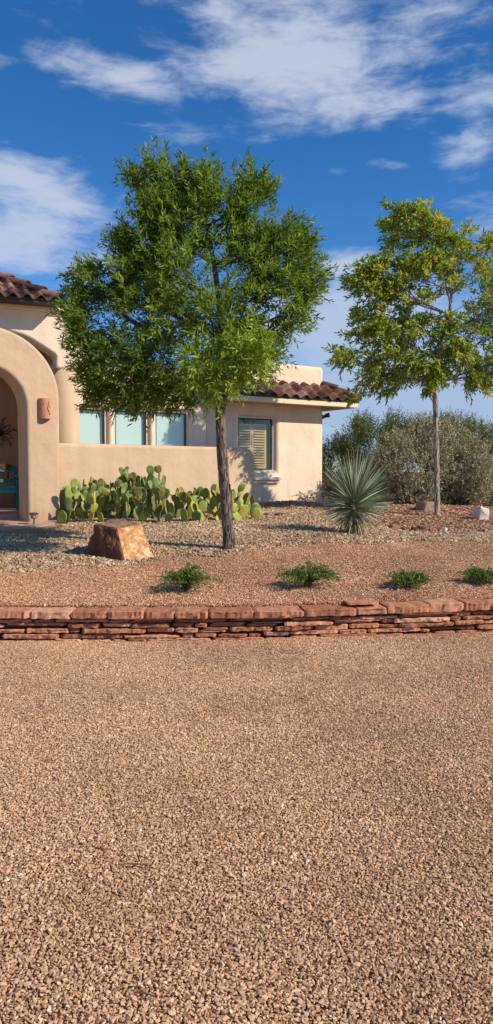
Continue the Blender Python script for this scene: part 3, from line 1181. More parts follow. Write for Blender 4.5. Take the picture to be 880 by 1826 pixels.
frame_ring(WING, wu0, wu1, wz0, wz1, 0.035, 0.09, 0.16).build('frame', M['frame'], win)
frame_ring(WING, wu0 + 0.036, wu1 - 0.036, wz0 + 0.036, wz1 - 0.036, 0.03, 0.11, 0.15).build('sash', M['sash'], win)
MB().add([WING.w(wu0 + .067, wz0 + .067, 0.125), WING.w(wu1 - .067, wz0 + .067, 0.125), WING.w(wu1 - .067, wz1 - .067, 0.125), WING.w(wu0 + .067, wz1 - .067, 0.125)], [(0, 1, 2, 3)]).build('pane', M['glass'], win)
ua, ub = wu0 + 0.07, wu1 - 0.13
um_ = (ua + ub) / 2
za_, zb_ = wz0 + 0.07, wz1 - 0.15
for (p0, p1) in ((ua, um_ - 0.004), (um_ + 0.004, ub)):
    sb = frame_ring(WING, p0, p1, za_, zb_, 0.045, 0.20, 0.235)
    ns = 15
    for i in range(ns):
        zc_ = za_ + 0.05 + (zb_ - za_ - 0.1) * (i + 0.5) / ns
        hh = (zb_ - za_ - 0.1) / ns
        # tilted louvre, outer edge low
        o = WING.w(p0 + 0.046, zc_ - hh * 0.42, 0.185)
        sb.box(o, WING.t * (p1 - p0 - 0.092), WING.m * 0.05 + Vector((0, 0, hh * 0.66)), WING.n * 0.006 + Vector((0, 0, 0.009)))
    sb.build('shutter_panel', M['louvre'], win)
# moulded sill
su0, sz1 = WING.hit(448, 851)
su1, sz0 = WING.hit(508, 862)
sill = MB()
sill.box(WING.w(wu0 - 0.1, sz1 - 0.065, -0.10), WING.t * (wu1 - wu0 + 0.2), WING.m * 0.099, Vector((0, 0, 0.065)))
sill.box(WING.w(wu0 - 0.04, sz1 - 0.135, -0.055), WING.t * (wu1 - wu0 + 0.08), WING.m * 0.054, Vector((0, 0, 0.066)))
wall_part('window_sill', sill, M['stucco_light'], 0.012, 2)


# --- tile roofs
def tile_roof(b, corner, along, up, nrm_, length, slope_len, plan_ratio, pitch=0.29, course=0.36, hip_clip=True, rs=random.Random(3)):
    """S tiles in courses; corner = eave corner at the hip end, along = away from the corner"""
    rows = int(math.ceil(slope_len / course))
    for r in range(rows):
        s0 = r * course - 0.05
        s1 = min((r + 1) * course + 0.03, slope_len)
        lift0, lift1 = 0.045, 0.012
        cols = int(length / pitch) + 1
        for c in range(cols):
            u0 = c * pitch
            tint = rs.random()
            V, Fc, T = [], [], []
            NS = 10
            dj = rs.uniform(-0.012, 0.012)
            for q in range(NS + 1):
                f = q / NS
                u = u0 + f * pitch * 1.0
                if f < 0.62:
                    h = 0.058 * math.sin(math.pi * f / 0.62)
                else:
                    h = -0.028 * math.sin(math.pi * (f - 0.62) / 0.38)
                for s_, lf, th in ((s0 + dj, lift0, -0.022), (s0 + dj, lift0, 0), (s1, lift1, 0)):
                    uu = max(u, s_ * plan_ratio) if hip_clip else u
                    V.append(corner + along * uu + up * s_ + nrm_ * (h + lf + th))
            for q in range(NS):
                a = q * 3
                Fc.append((a, a + 3, a + 4, a + 1))
                Fc.append((a + 1, a + 4, a + 5, a + 2))
            if hip_clip and (u0 + pitch) < s0 * plan_ratio:
                continue
            b.add(V, Fc, tint)


def hip_tiles(b, p0, p1, rad=0.11, n=6, rs=random.Random(9)):
    d = (p1 - p0)
    L = d.length
    t = d.normalized()
    side = t.cross(Vector((0, 0, 1))).normalized()
    up = side.cross(t)
    for i in range(n):
        a0, a1 = i / n * L - 0.03, (i + 1) / n * L + 0.05
        V, Fc = [], []
        K = 8
        tint = rs.random()
        for s_, rr, lf in ((a0, rad * 0.86, 0.035), (a0, rad, 0.04), (a1, rad * 0.88, 0.0)):
            for k in range(K + 1):
                an = math.pi * k / K
                V.append(p0 + t * s_ + side * math.cos(an) * rr + up * (math.sin(an) * rr * 0.85 + lf - 0.02))
        for j in range(2):
            for k in range(K):
                Fc.append((j * (K + 1) + k, j * (K + 1) + k + 1, (j + 1) * (K + 1) + k + 1, (j + 1) * (K + 1) + k))
        b.add(V, Fc, tint)


D, DS = 0.43, 0.66
PIT = R(37)
_, z_e = Plane(638, (WING.w(DS, 0, -D)).y, KW).hit(638, 716)
# eave outer corner
EC = WING.w(DS, z_e, -D)
PS = math.atan(D * math.tan(PIT) / DS)
SLS = DS / math.cos(PS) + 0.02
roof = MB()
upv = (WING.m * math.cos(PIT) + Vector((0, 0, math.sin(PIT)))).normalized()
nv = (WING.n * math.sin(PIT) + Vector((0, 0, math.cos(PIT)))).normalized()
SL = D / math.cos(PIT) + 0.02
LW = -u_l + DS
tile_roof(roof, EC + Vector((0, 0, 0.015)), -WING.t, upv, nv, LW, SL, math.cos(PIT) * DS / D, 0.29, 0.235)
# short hip side towards the desert
ups = (-WING.t * math.cos(PS) + Vector((0, 0, math.sin(PS)))).normalized()
ns_ = (WING.t * math.sin(PS) + Vector((0, 0, math.cos(PS)))).normalized()
tile_roof(roof, EC + Vector((0, 0, 0.015)), WING.m, ups, ns_, 5.0, SLS, math.cos(PS) * D / DS)
hip_tiles(roof, EC + Vector((0, 0, 0.06)), WING.w(0.0, z_e + D * math.tan(PIT), 0.0) + Vector((0, 0, 0.08)), 0.1, 3)
roof_o = roof.build('roof', M['tile'], house)
# decking, fascia and soffit
fas = MB()
fas.box(WING.w(u_l, z_e - 0.145, -D), WING.t * (DS - u_l), WING.m * 0.03, Vector((0, 0, 0.115)))
fas.box(WING.w(DS - 0.03, z_e - 0.145, -D + 0.031), WING.t * 0.03, WING.m * (5 + D), Vector((0, 0, 0.115)))
wall_part('fascia', fas, M['trim'], 0.01, 2)
drip = MB()
drip.box(WING.w(u_l, z_e - 0.029, -D - 0.02), WING.t * (DS - u_l + 0.02), WING.m * 0.05, Vector((0, 0, 0.062)))
drip.box(WING.w(DS - 0.03, z_e - 0.029, -D + 0.031), WING.t * 0.05, WING.m * (5 + D), Vector((0, 0, 0.062)))
wall_part('drip_edge', drip, M['fascia_dark'], 0)
sf = MB()
sf.box(WING.w(u_l, z_e - 0.142, -D + 0.032), WING.t * (DS - u_l - 0.032), WING.m * (D - 0.035), Vector((0, 0, 0.02)))
sf.box(WING.w(0.003, z_e - 0.142, 0.002), WING.t * (DS - 0.036), WING.m * 5, Vector((0, 0, 0.02)))
wall_part('soffit', sf, M['soffit'], 0)
# small flood light under the eave beyond the corner
fl = MB()
pc = WING.w(0.002, WING.hit(577, 743)[1], 0.08)
fl.tube([pc, pc + WING.t * 0.04], 0.05, 12)
fl.tube([pc + WING.t * 0.03, pc + WING.t * 0.07 + Vector((0, 0, 0.0)), pc + WING.t * 0.10 + WING.n * 0.03 + Vector((0, 0, 0.03)), pc + WING.t * 0.17 + WING.n * 0.07 + Vector((0, 0, 0.045))], [0.02, 0.03, 0.045, 0.06], 12)
flo = fl.build('flood_light', M['bronze'])
tag(flo, 'small dark flood light under the eave at the wing corner', 'outdoor light')

# --- window wall
v_l, _ = WINW.hit(128, 760)
v_r, _ = WINW.hit(369, 760)
wz = []
edges = []
for (a, b_) in ((133, 193), (203, 267), (276, 339)):
    edges.append((WINW.hit(a, 760)[0], WINW.hit(b_, 760)[0]))
_, wt = WINW.hit(235, 728)
_, wb = WINW.hit(235, 812)
us = [v_l - 0.3]
for a, b_ in edges:
    us += [a, b_]
us.append(v_r)
_, wtop = WINW.hit(300, 662)
ww = holed_wall(WINW, us, [0.3, wb, wt, wtop], {(1, 1), (3, 1), (5, 1)}, 0, 0.25)
wall_part('window_wall', ww, M['stucco_light'], 0.05)
for a, b_ in edges:
    w_ = empty('window', WINW.w((a + b_) / 2, wb, 0.08))
    w_.parent = house
    w_.matrix_parent_inverse = parent_matrix(house).inverted()
    frame_ring(WINW, a, b_, wb, wt, 0.045, 0.05, 0.13).build('frame', M['frame'], w_)
    frame_ring(WINW, a + 0.046, b_ - 0.046, wb + 0.046, wt - 0.046, 0.03, 0.08, 0.12).build('sash', M['sash'], w_)
    z = 0.077
    MB().add([WINW.w(a + z, wb + z, 0.1), WINW.w(b_ - z, wb + z, 0.1), WINW.w(b_ - z, wt - z, 0.1), WINW.w(a + z, wt - z, 0.1)], [(0, 1, 2, 3)]).build('pane', M['glass'], w_)
    MB().box(WINW.w(a + 0.047, wb + 0.047, 0.135), WINW.t * (b_ - a - 0.094), WINW.m * 0.01, Vector((0, 0, wt - wb - 0.094))).build('blind', M['blind'], w_)
# moulding band over the three windows
bd = MB()
bd.box(WINW.w(edges[0][0] - 0.1, wt + 0.03, -0.03), WINW.t * (v_r - edges[0][0] - 0.25), WINW.m * 0.029, Vector((0, 0, 0.05)))
wall_part('window_head_trim', bd, M['stucco_light'], 0.012, 2)
# engaged piers between the windows
for i in range(2):
    a, b_ = edges[i][1], edges[i + 1][0]
    pr = MB()
    c0 = WINW.w((a + b_) / 2, 0.4, 0.02)
    pr.tube([c0, c0 + Vector((0, 0, wt + 0.02 - 0.4))], (b_ - a) * 0.44, 16)
    pr.build('window_pier', M['stucco_light'], house, smooth_=False, bevel=0.02)

# --- entry block with its wide arch, round column, porch
ea = [ENTR.hit(px, py) for px, py in [(45, 599), (58, 606), (69, 613), (80, 620), (90, 626.5), (97, 631), (100, 636), (100, 657)]]
uR, _ = ENTR.hit(152, 620)
zB = ENTR.hit(100, 657)[1]
ztE = ENTR.hit(0, 541)[1]
ce = ENTR.hit(-60, 590)
prof = [(uR, zB), (uR, ztE + 0.02), (-9.0, ztE + 0.02), (-9.0, 0.4), (2 * ce[0] - ea[-1][0], 0.4)]
arch = [(2 * ce[0] - u, z) for u, z in reversed(ea)]
mid = [(ea[0][0] + (arch[-1][0] - ea[0][0]) * i / 8, ea[0][1] + 0.16 * math.sin(math.pi * i / 8)) for i in range(7, 0, -1)]
prof += arch + mid + ea
eb = extrude_profile(ENTR, prof, 0, 0.45)
wall_part('entry_wall', eb, M['stucco_light'], 0.05)
# cornice band at the top
cn = MB()
z_c = ENTR.hit(0, 549.5)[1]
cn.box(ENTR.w(-9.0, z_c, -0.09), ENTR.t * (uR + 9.0 + 0.09), ENTR.m * 0.088, Vector((0, 0, ztE - z_c)))
cn.box(ENTR.w(uR + 0.002, z_c, 0.0), ENTR.t * 0.088, ENTR.m * 0.6, Vector((0, 0, ztE - z_c)))
wall_part('cornice', cn, M['trim'], 0.02, 3)
# side of the entry block above the window wall
sd = MB().box(ENTR.w(uR - 0.3, zB, 0.452), ENTR.t * 0.298, ENTR.m * 3, Vector((0, 0, ztE - zB)))
wall_part('entry_side_wall', sd, M['stucco_light'], 0.03)
col = MB()
cc = ENTR.w(ENTR.hit(121, 700)[0], 0, 0.24)
cc.z = 0.5
col.tube([cc, cc + Vector((0, 0, zB - 0.5 + 0.01))], 0.235, 40)
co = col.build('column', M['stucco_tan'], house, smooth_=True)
# porch: back wall, right wall, ceiling, floor
bk = Plane(20, 15.2, 0.42)
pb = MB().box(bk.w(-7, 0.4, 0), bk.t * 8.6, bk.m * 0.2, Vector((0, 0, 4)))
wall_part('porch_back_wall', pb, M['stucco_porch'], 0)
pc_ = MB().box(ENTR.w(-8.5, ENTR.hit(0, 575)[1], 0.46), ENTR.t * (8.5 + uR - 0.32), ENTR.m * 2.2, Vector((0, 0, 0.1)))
wall_part('porch_ceiling', pc_, M['core_and_shade'], 0)  # near-black colour puts the porch's shade into the ceiling
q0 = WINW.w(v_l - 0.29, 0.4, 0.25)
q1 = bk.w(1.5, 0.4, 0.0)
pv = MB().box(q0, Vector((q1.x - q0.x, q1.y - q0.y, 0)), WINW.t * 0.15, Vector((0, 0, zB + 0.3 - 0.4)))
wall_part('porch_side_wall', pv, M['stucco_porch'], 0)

# left roof
EPx = Plane(110, 12.65, 0.42)
_, z_le = EPx.hit(110, 542)
LE = EPx.w(0, z_le, 0)
P2 = R(29)
lr = MB()
u2 = (ENTR.m * math.cos(P2) + Vector((0, 0, math.sin(P2)))).normalized()
n2 = (ENTR.n * math.sin(P2) + Vector((0, 0, math.cos(P2)))).normalized()
tile_roof(lr, LE + Vector((0, 0, 0.05)), -ENTR.t, u2, n2, 5.5, 2.7, math.cos(P2), 0.225, 0.30)
u3 = (-ENTR.t * math.cos(P2) + Vector((0, 0, math.sin(P2)))).normalized()
n3 = (ENTR.t * math.sin(P2) + Vector((0, 0, math.cos(P2)))).normalized()
tile_roof(lr, LE + Vector((0, 0, 0.05)), ENTR.m, u3, n3, 5.5, 2.7, math.cos(P2), 0.225, 0.30)
hd = (-ENTR.t + ENTR.m) * (2.7 * math.cos(P2)) + Vector((0, 0, 2.7 * math.sin(P2)))
hip_tiles(lr, LE + Vector((0, 0, 0.08)), LE + hd + Vector((0, 0, 0.1)), 0.11, 10)
lr.build('roof', M['tile'], house)
lf = MB()
lf.box(LE + Vector((0, 0, -0.005)) - ENTR.t * 5.5, ENTR.t * 5.5, ENTR.m * 0.4, Vector((0, 0, 0.075)))
lf.box(LE + Vector((0, 0, -0.005)) - ENTR.t * 0.4 + ENTR.m * 0.401, ENTR.t * 0.4, ENTR.m * 5.0, Vector((0, 0, 0.075)))
wall_part('drip_edge', lf, M['fascia_dark'], 0)

# --- arched portal in front
def port_pt(px, py):
    return PORT.hit(px, py)


zpad = 0.45
cu, _ = PORT.hit(-20, 750)
oR = PORT.hit(107.5, 760)[0] - cu
iR = PORT.hit(48, 760)[0] - cu
ozs, ozt = PORT.hit(107, 712)[1], PORT.hit(-20, 579)[1]
izs, izt = PORT.hit(48, 728)[1], PORT.hit(-20, 652)[1]
NA = 36
outer = [(cu - oR, zpad)] + [(cu - oR * math.cos(math.pi * i / NA), ozs + (ozt - ozs) * math.sin(math.pi * i / NA)) for i in range(NA + 1)] + [(cu + oR, zpad)]
inner = [(cu + iR, zpad)] + [(cu + iR * math.cos(math.pi * i / NA), izs + (izt - izs) * math.sin(math.pi * i / NA)) for i in range(NA + 1)] + [(cu - iR, zpad)]
pm = extrude_profile(PORT, outer + inner, 0, 0.52)
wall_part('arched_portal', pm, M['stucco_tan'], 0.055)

# --- courtyard wall
yard = empty('courtyard_wall', YARD.w(1.5, 0.7, 0))
tag(yard, 'low tan stucco courtyard wall with rounded end behind the cacti', 'garden wall')
yu1, _ = YARD.hit(456, 850)
yzt = YARD.hit(280, 794)[1]
y0 = YARD.hit(103, 850)[0]
rr = 0.24
prof = [(y0, 0.4), (yu1, 0.4), (yu1, yzt - rr)] + [(yu1 - rr + rr * math.sin(math.pi / 2 * i / 8 + 0) if False else yu1 - rr + rr * math.cos(math.pi / 2 * i / 8), yzt - rr + rr * math.sin(math.pi / 2 * i / 8)) for i in range(1, 9)] + [(y0, yzt)]
yb = extrude_profile(YARD, prof, 0, 0.3)
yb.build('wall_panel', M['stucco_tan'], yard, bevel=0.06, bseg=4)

# --- walkway into the portal
wk = [on_ground(px, py) for px, py in [(-320, 962), (-60, 950), (40, 943), (95, 936)]]
wv = [Vector((p.x, p.y, tz(p.x, p.y) + 0.012)) for p in wk]
back = [PORT.w(PORT.hit(104, 900)[0], 0, 0.0), PORT.w(PORT.hit(40, 900)[0], 0, 1.2), PORT.w(cu - oR * 1.3, 0, 0.6)]
wv += [Vector((p.x, p.y, tz(p.x, p.y) + 0.02)) for p in back]
wm = MB()
nW = len(wv)
wm.add(wv + [v - Vector((0, 0, 0.12)) for v in wv], [tuple(range(nW))] + [(i, i + nW, (i + 1) % nW + nW, (i + 1) % nW) for i in range(nW)])
wko = wm.build('walkway', M['concrete'])
tag(wko, 'pinkish flagstone walk leading through the arched portal', 'path', kind='structure')
pf = MB()
pz = 0.80
pts = [PORT.w(cu - oR * 1.2, pz, 0.56), PORT.w(cu + iR * 1.6, pz, 0.56), bk.w(1.4, pz, -0.003), bk.w(-6, pz, -0.003)]
pf.add(pts + [p - Vector((0, 0, 0.3)) for p in pts], [(0, 1, 2, 3)] + [(i, i + 4, (i + 1) % 4 + 4, (i + 1) % 4) for i in range(4)])
pfo = pf.build('porch_floor', M['concrete'], house)

# ------------------------------------------------------------------ fittings
# wall sconce: half-cylinder terracotta with carved flute player shapes
su, szt = PORT.hit(79, 711)
_, szb = PORT.hit(79, 747)
sroot = empty('wall_sconce', PORT.w(su, szb, 0))
tag(sroot, 'terracotta half-round wall sconce with carved figure on the portal pillar', 'wall light')
sc_ = MB()
K = 16
rad = 0.095
V, Fc = [], []
for z_ in (szb, szt):
    for rr_ in (rad, rad - 0.012):
        for k in range(K + 1):
            an = math.pi * k / K
            V.append(PORT.w(su - rr_ * math.cos(an), z_, -rr_ * 1.05 * math.sin(an) - 0.002))
n1 = K + 1
for k in range(K):
    Fc += [(k, k + 1, 2 * n1 + k + 1, 2 * n1 + k), (n1 + k + 1, n1 + k, 3 * n1 + k, 3 * n1 + k + 1), (k, n1 + k, n1 + k + 1, k + 1), (2 * n1 + k, 2 * n1 + k + 1, 3 * n1 + k + 1, 3 * n1 + k)]
sc_.add(V, Fc)
capv = [PORT.w(su, szt - 0.01, -0.002)] + [PORT.w(su - (rad - .006) * math.cos(math.pi * k / K), szt - 0.01, -(rad - .006) * 1.05 * math.sin(math.pi * k / K) - 0.002) for k in range(K + 1)]
sc_.add(capv, [(0, k + 1, k + 2) for k in range(K)])
sc_.build('shade', M['terracotta'], sroot)
cv = MB()


def on_shade(a, z):                        # a in degrees across the shade, 90 = straight out
    an = R(a)
    return PORT.w(su - (rad + 0.001) * math.cos(an), z, -(rad + 0.001) * 1.05 * math.sin(an) - 0.003)


H_ = szt - szb


def curve(pts, r):
    cv.tube([on_shade(a, szb + H_ * z) for a, z in pts], r, 6)


curve([(112, 0.84), (118, 0.86), (124, 0.85)], 0.005)
curve([(116, 0.75), (120, 0.77)], 0.008)
curve([(118, 0.70), (108, 0.64), (102, 0.54), (106, 0.44), (114, 0.38), (120, 0.33)], [0.004, 0.006, 0.006, 0.006, 0.009, 0.006])
curve([(118, 0.62), (126, 0.58), (128, 0.54)], 0.004)
curve([(114, 0.36), (122, 0.25), (127, 0.20), (130, 0.26)], 0.005)
curve([(66, 0.78), (62, 0.74), (64, 0.68)], 0.004)
curve([(72, 0.16), (68, 0.12)], 0.006)
cv.build('carving', M['terracotta_dark'], sroot)

# iron sun on the porch wall
sunu, sunz = bk.hit(0, 772)
scn = empty('sun_wall_art', bk.w(sunu, sunz, -0.03))
tag(scn, 'rusty iron sun with flame rays hanging on the shaded porch wall', 'wall art')
disc = MB()
K = 28
rd = 0.075
V = [bk.w(sunu, sunz, -0.05)] + [bk.w(sunu + rd * math.cos(2 * math.pi * k / K), sunz + rd * math.sin(2 * math.pi * k / K), -0.025) for k in range(K)]
disc.add(V, [(0, k + 1, (k + 1) % K + 1) for k in range(K)])
disc.build('disc', M['iron'], scn)
rays = MB()
for k in range(12):
    a = 2 * math.pi * k / 12 + 0.12

    def P(r, da):
        return bk.w(sunu + r * math.cos(a + da), sunz + r * math.sin(a + da), -0.025)
    if k % 2 == 0:
        rays.tube([P(0.07, -0.25), P(0.15, -0.20), P(0.22, 0.06), P(0.28, 0.12), P(0.35, 0.0)], 0.006, 6)
        rays.tube([P(0.07, 0.25), P(0.15, 0.05), P(0.22, 0.22), P(0.28, 0.2), P(0.35, 0.0)], 0.006, 6)
    else:
        rays.tube([P(0.07, -0.2), P(0.14, -0.3), P(0.20, -0.18), P(0.26, 0.02)], 0.006, 6)
        rays.tube([P(0.07, 0.2), P(0.14, 0.26), P(0.20, 0.2), P(0.26, 0.02)], 0.006, 6)
rays.build('rays', M['iron'], scn)

# turquoise bench in the porch
bp_ = Plane(36, 13.95, 0.42)
bz = pz
bench = empty('porch_bench', bp_.w(-0.6, bz, 0))
tag(bench, 'turquoise painted wooden bench in the shaded porch', 'bench')
BW, BD, SH = 1.25, 0.46, 0.42
t_, m_ = bp_.t, bp_.m
u0 = -BW
for su_ in (u0, -0.065):
    lg = MB()
    lg.box(bp_.w(su_, bz, 0.0), t_ * 0.06, m_ * 0.06, Vector((0, 0, 0.60)))
    lg.build('front_leg', M['turquoise_dark'], bench, bevel=0.006)
    lg = MB()
    lg.box(bp_.w(su_, bz, BD - 0.06), t_ * 0.06, m_ * 0.05, Vector((0, 0, 0.80)))
    lg.build('rear_leg', M['turquoise_dark'], bench, bevel=0.006)
    ar = MB()
    ar.box(bp_.w(su_ - 0.02, bz + 0.602, -0.05), t_ * 0.1, m_ * BD, Vector((0, 0, 0.03)))
    ar.build('armrest', M['turquoise'], bench, bevel=0.008)
st = MB()
for i in range(4):
    st.box(bp_.w(u0 + 0.062, bz + SH - 0.03, -0.04 + i * 0.112), t_ * (BW - 0.126), m_ * 0.10, Vector((0, 0, 0.03)))
st.box(bp_.w(u0 + 0.062, bz + SH - 0.115, 0.0), t_ * (BW - 0.126), m_ * 0.03, Vector((0, 0, 0.082)))
st.build('seat', M['turquoise'], bench, bevel=0.004)
br = MB()
br.box(bp_.w(u0 + 0.062, bz + 0.50, BD - 0.05), t_ * (BW - 0.126), m_ * 0.03, Vector((0, 0, 0.06)))
top = [(u0 + 0.02, 0.70)] + [(u0 + 0.02 + (BW - 0.04) * i / 30, 0.79 + 0.05 * abs(math.sin(i / 30 * math.pi * 3)) ** 0.6) for i in range(31)] + [(-0.02, 0.70)]
b2 = extrude_profile(bp_, [(u, z + bz) for u, z in top], BD - 0.072, BD - 0.062)
br.v += b2.v and []
k = len(br.v)
br.v += b2.v
br.t += b2.t
br.f += [tuple(i + k for i in f) for f in b2.f]
br.m += b2.m
br.build('back_rail', M['turquoise_dark'], bench)
bs = MB()
for i in range(11):
    bs.box(bp_.w(u0 + 0.11 + i * (BW - 0.2) / 11, bz + 0.561, BD - 0.04), t_ * 0.028, m_ * 0.02, Vector((0, 0, 0.15)))
bs.build('back_slats', M['iron'], bench)
lfp = [(-0.20 + 0.12 * math.cos(a) * (1 if math.cos(a) > 0 else 0.8), 0.80 + 0.05 * math.sin(a) * (1 - 0.35 * math.cos(a))) for a in [2 * math.pi * i / 20 for i in range(20)]]
extrude_profile(bp_, [(u, z + bz) for u, z in lfp], BD - 0.09, BD - 0.074).build('painted_leaf', M['red_paint'], bench)

# solar path light
pp = at(61, 930, 11.45)
pp.z = tz(pp.x, pp.y) + 0.01
pl_ = empty('path_light', pp)
tag(pl_, 'small bronze solar path light at the foot of the portal pillar', 'path light')
MB().tube([pp, pp + Vector((0, 0, 0.09))], 0.012, 10).build('stake', M['bronze'], pl_)
MB().tube([pp + Vector((0, 0, z_)) for z_ in (0.085, 0.10, 0.16)], [0.025, 0.038, 0.052], 16).build('lens', M['lens'], pl_)
cg = MB()
for k in range(8):
    a = 2 * math.pi * k / 8
    d_ = Vector((math.cos(a), math.sin(a), 0))
    cg.tube([pp + d_ * 0.028 + Vector((0, 0, 0.085)), pp + d_ * 0.041 + Vector((0, 0, 0.10)), pp + d_ * 0.056 + Vector((0, 0, 0.165))], 0.005, 5)
cg.build('cage', M['bronze'], pl_)
MB().tube([pp + Vector((0, 0, z_)) for z_ in (0.160, 0.164, 0.178, 0.184)], [0.075, 0.078, 0.062, 0.03], 18).build('cap', M['bronze'], pl_)


# ------------------------------------------------------------------ trees
def in_poly(px, py, poly):
    inside = False
    n = len(poly)
    j = n - 1
    for i in range(n):
        xi, yi = poly[i]
        xj, yj = poly[j]
        if (yi > py) != (yj > py) and px < (xj - xi) * (py - yi) / (yj - yi) + xi:
            inside = not inside
        j = i
    return inside


def span(py, poly):
    xs_ = []
    n = len(poly)
    for i in range(n):
        (x0, y0), (x1, y1) = poly[i], poly[(i + 1) % n]
        if (y0 > py) != (y1 > py):
            xs_.append(x0 + (x1 - x0) * (py - y0) / (y1 - y0))
    return (min(xs_), max(xs_)) if xs_ else None


def crown_points(poly, d, count, thr, nsc, seed, depth=0.9, back=None):
    """points filling a crown volume whose outline was surveyed from the photo"""
    r = random.Random(seed)
    x0, x1 = min(p[0] for p in poly), max(p[0] for p in poly)
    y0, y1 = min(p[1] for p in poly), max(p[1] for p in poly)
    out = []
    guard = 0
    while len(out) < count and guard < count * 60:
        guard += 1
        px, py = r.uniform(x0, x1), r.uniform(y0, y1)
        if not in_poly(px, py, poly):
            continue
        l_, r_ = span(py, poly)
        c_, w_ = (l_ + r_) / 2, (r_ - l_) / 2
        q = max(0.0, 1 - ((px - c_) / w_) ** 2) ** 0.5
        hd_ = max(0.22, w_ / F * d * q * depth)
        v = r.uniform(-1, 1)
        v = math.copysign(abs(v) ** 0.7, v)
        if back is not None and v > 0:
            v *= back / depth
        base = at(px, py, d)
        p = Vector((base.x, base.y + v * hd_, base.z))
        nz = mnoise.noise(p * nsc + Vector((seed * 3.1, 0, 0)))
        if nz < thr:
            continue
        out.append(p)
    return out


def sprays(points, centre, nleaf, twig, llen, lwid, up, droop, spread, seed, tint_bias=0.0, yellow=0.0):
    """leafy twigs growing outward from each point"""
    r = np.random.default_rng(seed)
    P = np.array([tuple(p) for p in points])
    n = len(P)
    out = nrm(P - np.array(centre))
    Dv = nrm(out * 0.75 + np.array([0, 0, up]) + r.normal(0, 0.45, (n, 3)))
    tl = r.uniform(twig * 0.6, twig * 1.3, n)
    tb = r.uniform(0, 1, n)
    Ps, Ds, Ls, Ws, Ts = [], [], [], [], []
    tw = []
    for k in range(nleaf):
        f = (k + 0.4) / nleaf
        base = P + Dv * (tl * f)[:, None]
        base[:, 2] -= droop * (tl * f * f)
        side = nrm(np.cross(Dv, r.normal(size=(n, 3))))
        d = nrm(Dv * (0.45 + 0.5 * f) + side * spread + np.array([0, 0, -droop * 0.9]) + r.normal(0, 0.18, (n, 3)))
        Ps.append(base + r.normal(0, 0.008, (n, 3)))
        Ds.append(d)
        Ls.append(r.uniform(llen * 0.7, llen * 1.25, n))
        Ws.append(r.uniform(lwid * 0.75, lwid * 1.25, n))
        Ts.append(np.clip(0.42 * tb + 0.5 * r.uniform(0, 1, n) + tint_bias + yellow * (tb > 0.78) * r.uniform(0.2, 1, n), 0, 1))
    V = leaf_quads(np.concatenate(Ps), np.concatenate(Ds), np.concatenate(Ls), np.concatenate(Ws))
    return V, np.concatenate(Ts), P, P + Dv * tl[:, None]


def bez(a, b, c, n):
    return [a * (1 - t) ** 2 + b * 2 * t * (1 - t) + c * t * t for t in [i / n for i in range(n + 1)]]


def branches(mb, trunk_top, axis_pts, pts, k, r0, seed, r1=0.006):
    """limbs from the leader to k clusters of the crown, then twigs to points"""
    r = random.Random(seed)
    P = np.array([tuple(p) for p in pts])
    cen = P[np.random.default_rng(seed).choice(len(P), k, replace=False)].copy()
    for _ in range(6):
        lab = np.argmin(((P[:, None] - cen[None]) ** 2).sum(-1), 1)
        for i in range(k):
            if (lab == i).any():
                cen[i] = P[lab == i].mean(0)
    A = [Vector(a) for a in axis_pts]
    for i in range(k):
        c = Vector(cen[i])
        # leave the leader well below the cluster
        want = c.z - 0.5 * (c.xy - A[0].xy).length
        j = min(range(len(A)), key=lambda q: abs(A[q].z - want))
        a = A[j]
        f = j / (len(A) - 1)
        mid_ = (a + c) / 2 + Vector((r.uniform(-.08, .08), r.uniform(-.08, .08), -0.10 * (c - a).length * r.uniform(0.2, 1)))
        path = bez(a, mid_, c, 7)
        ra = r0 * (1 - 0.72 * f) * r.uniform(0.4, 0.62)
        mb.tube(path, [ra + (r1 - ra) * (q / 7) for q in range(8)], 7)
        mem = P[lab == i]
        for p in mem[:: max(1, len(mem) // 14)]:
            p = Vector(p)
            s = path[r.randint(3, 7)]
            mb.tube(bez(s, (s + p) / 2 + Vector((0, 0, -0.04)), p, 3), [0.006, 0.005, 0.004, 0.0025], 4)


# main tree ------------------------------------------------------------
D1 = on_ground(410, 980).y
poly1 = [(205, 275), (240, 290), (262, 265), (300, 275), (345, 262), (380, 290), (402, 335), (440, 288), (500, 300), (502, 340), (490, 378), (540, 385), (576, 402), (568, 450),
         (603, 495), (590, 530), (570, 560), (560, 592), (520, 612), (478, 640), (512, 655), (470, 678), (430, 690), (395, 702), (368, 690), (340, 735), (300, 718), (270, 728), (240, 735),
         (200, 712), (150, 725), (142, 690), (128, 652), (98, 630), (135, 608), (108, 580), (88, 545), (108, 500), (140, 470), (172, 430), (200, 395), (228, 375), (240, 340), (215, 312)]


def shrink(poly, d, m):
    cx_, cy_ = sum(p[0] for p in poly) / len(poly), sum(p[1] for p in poly) / len(poly)
    out = []
    for x, y in poly:
        v = Vector((x - cx_, y - cy_))
        L = v.length
        v *= max(0, L - m) / L
        out.append((cx_ + v.x, cy_ + v.y))
    return out


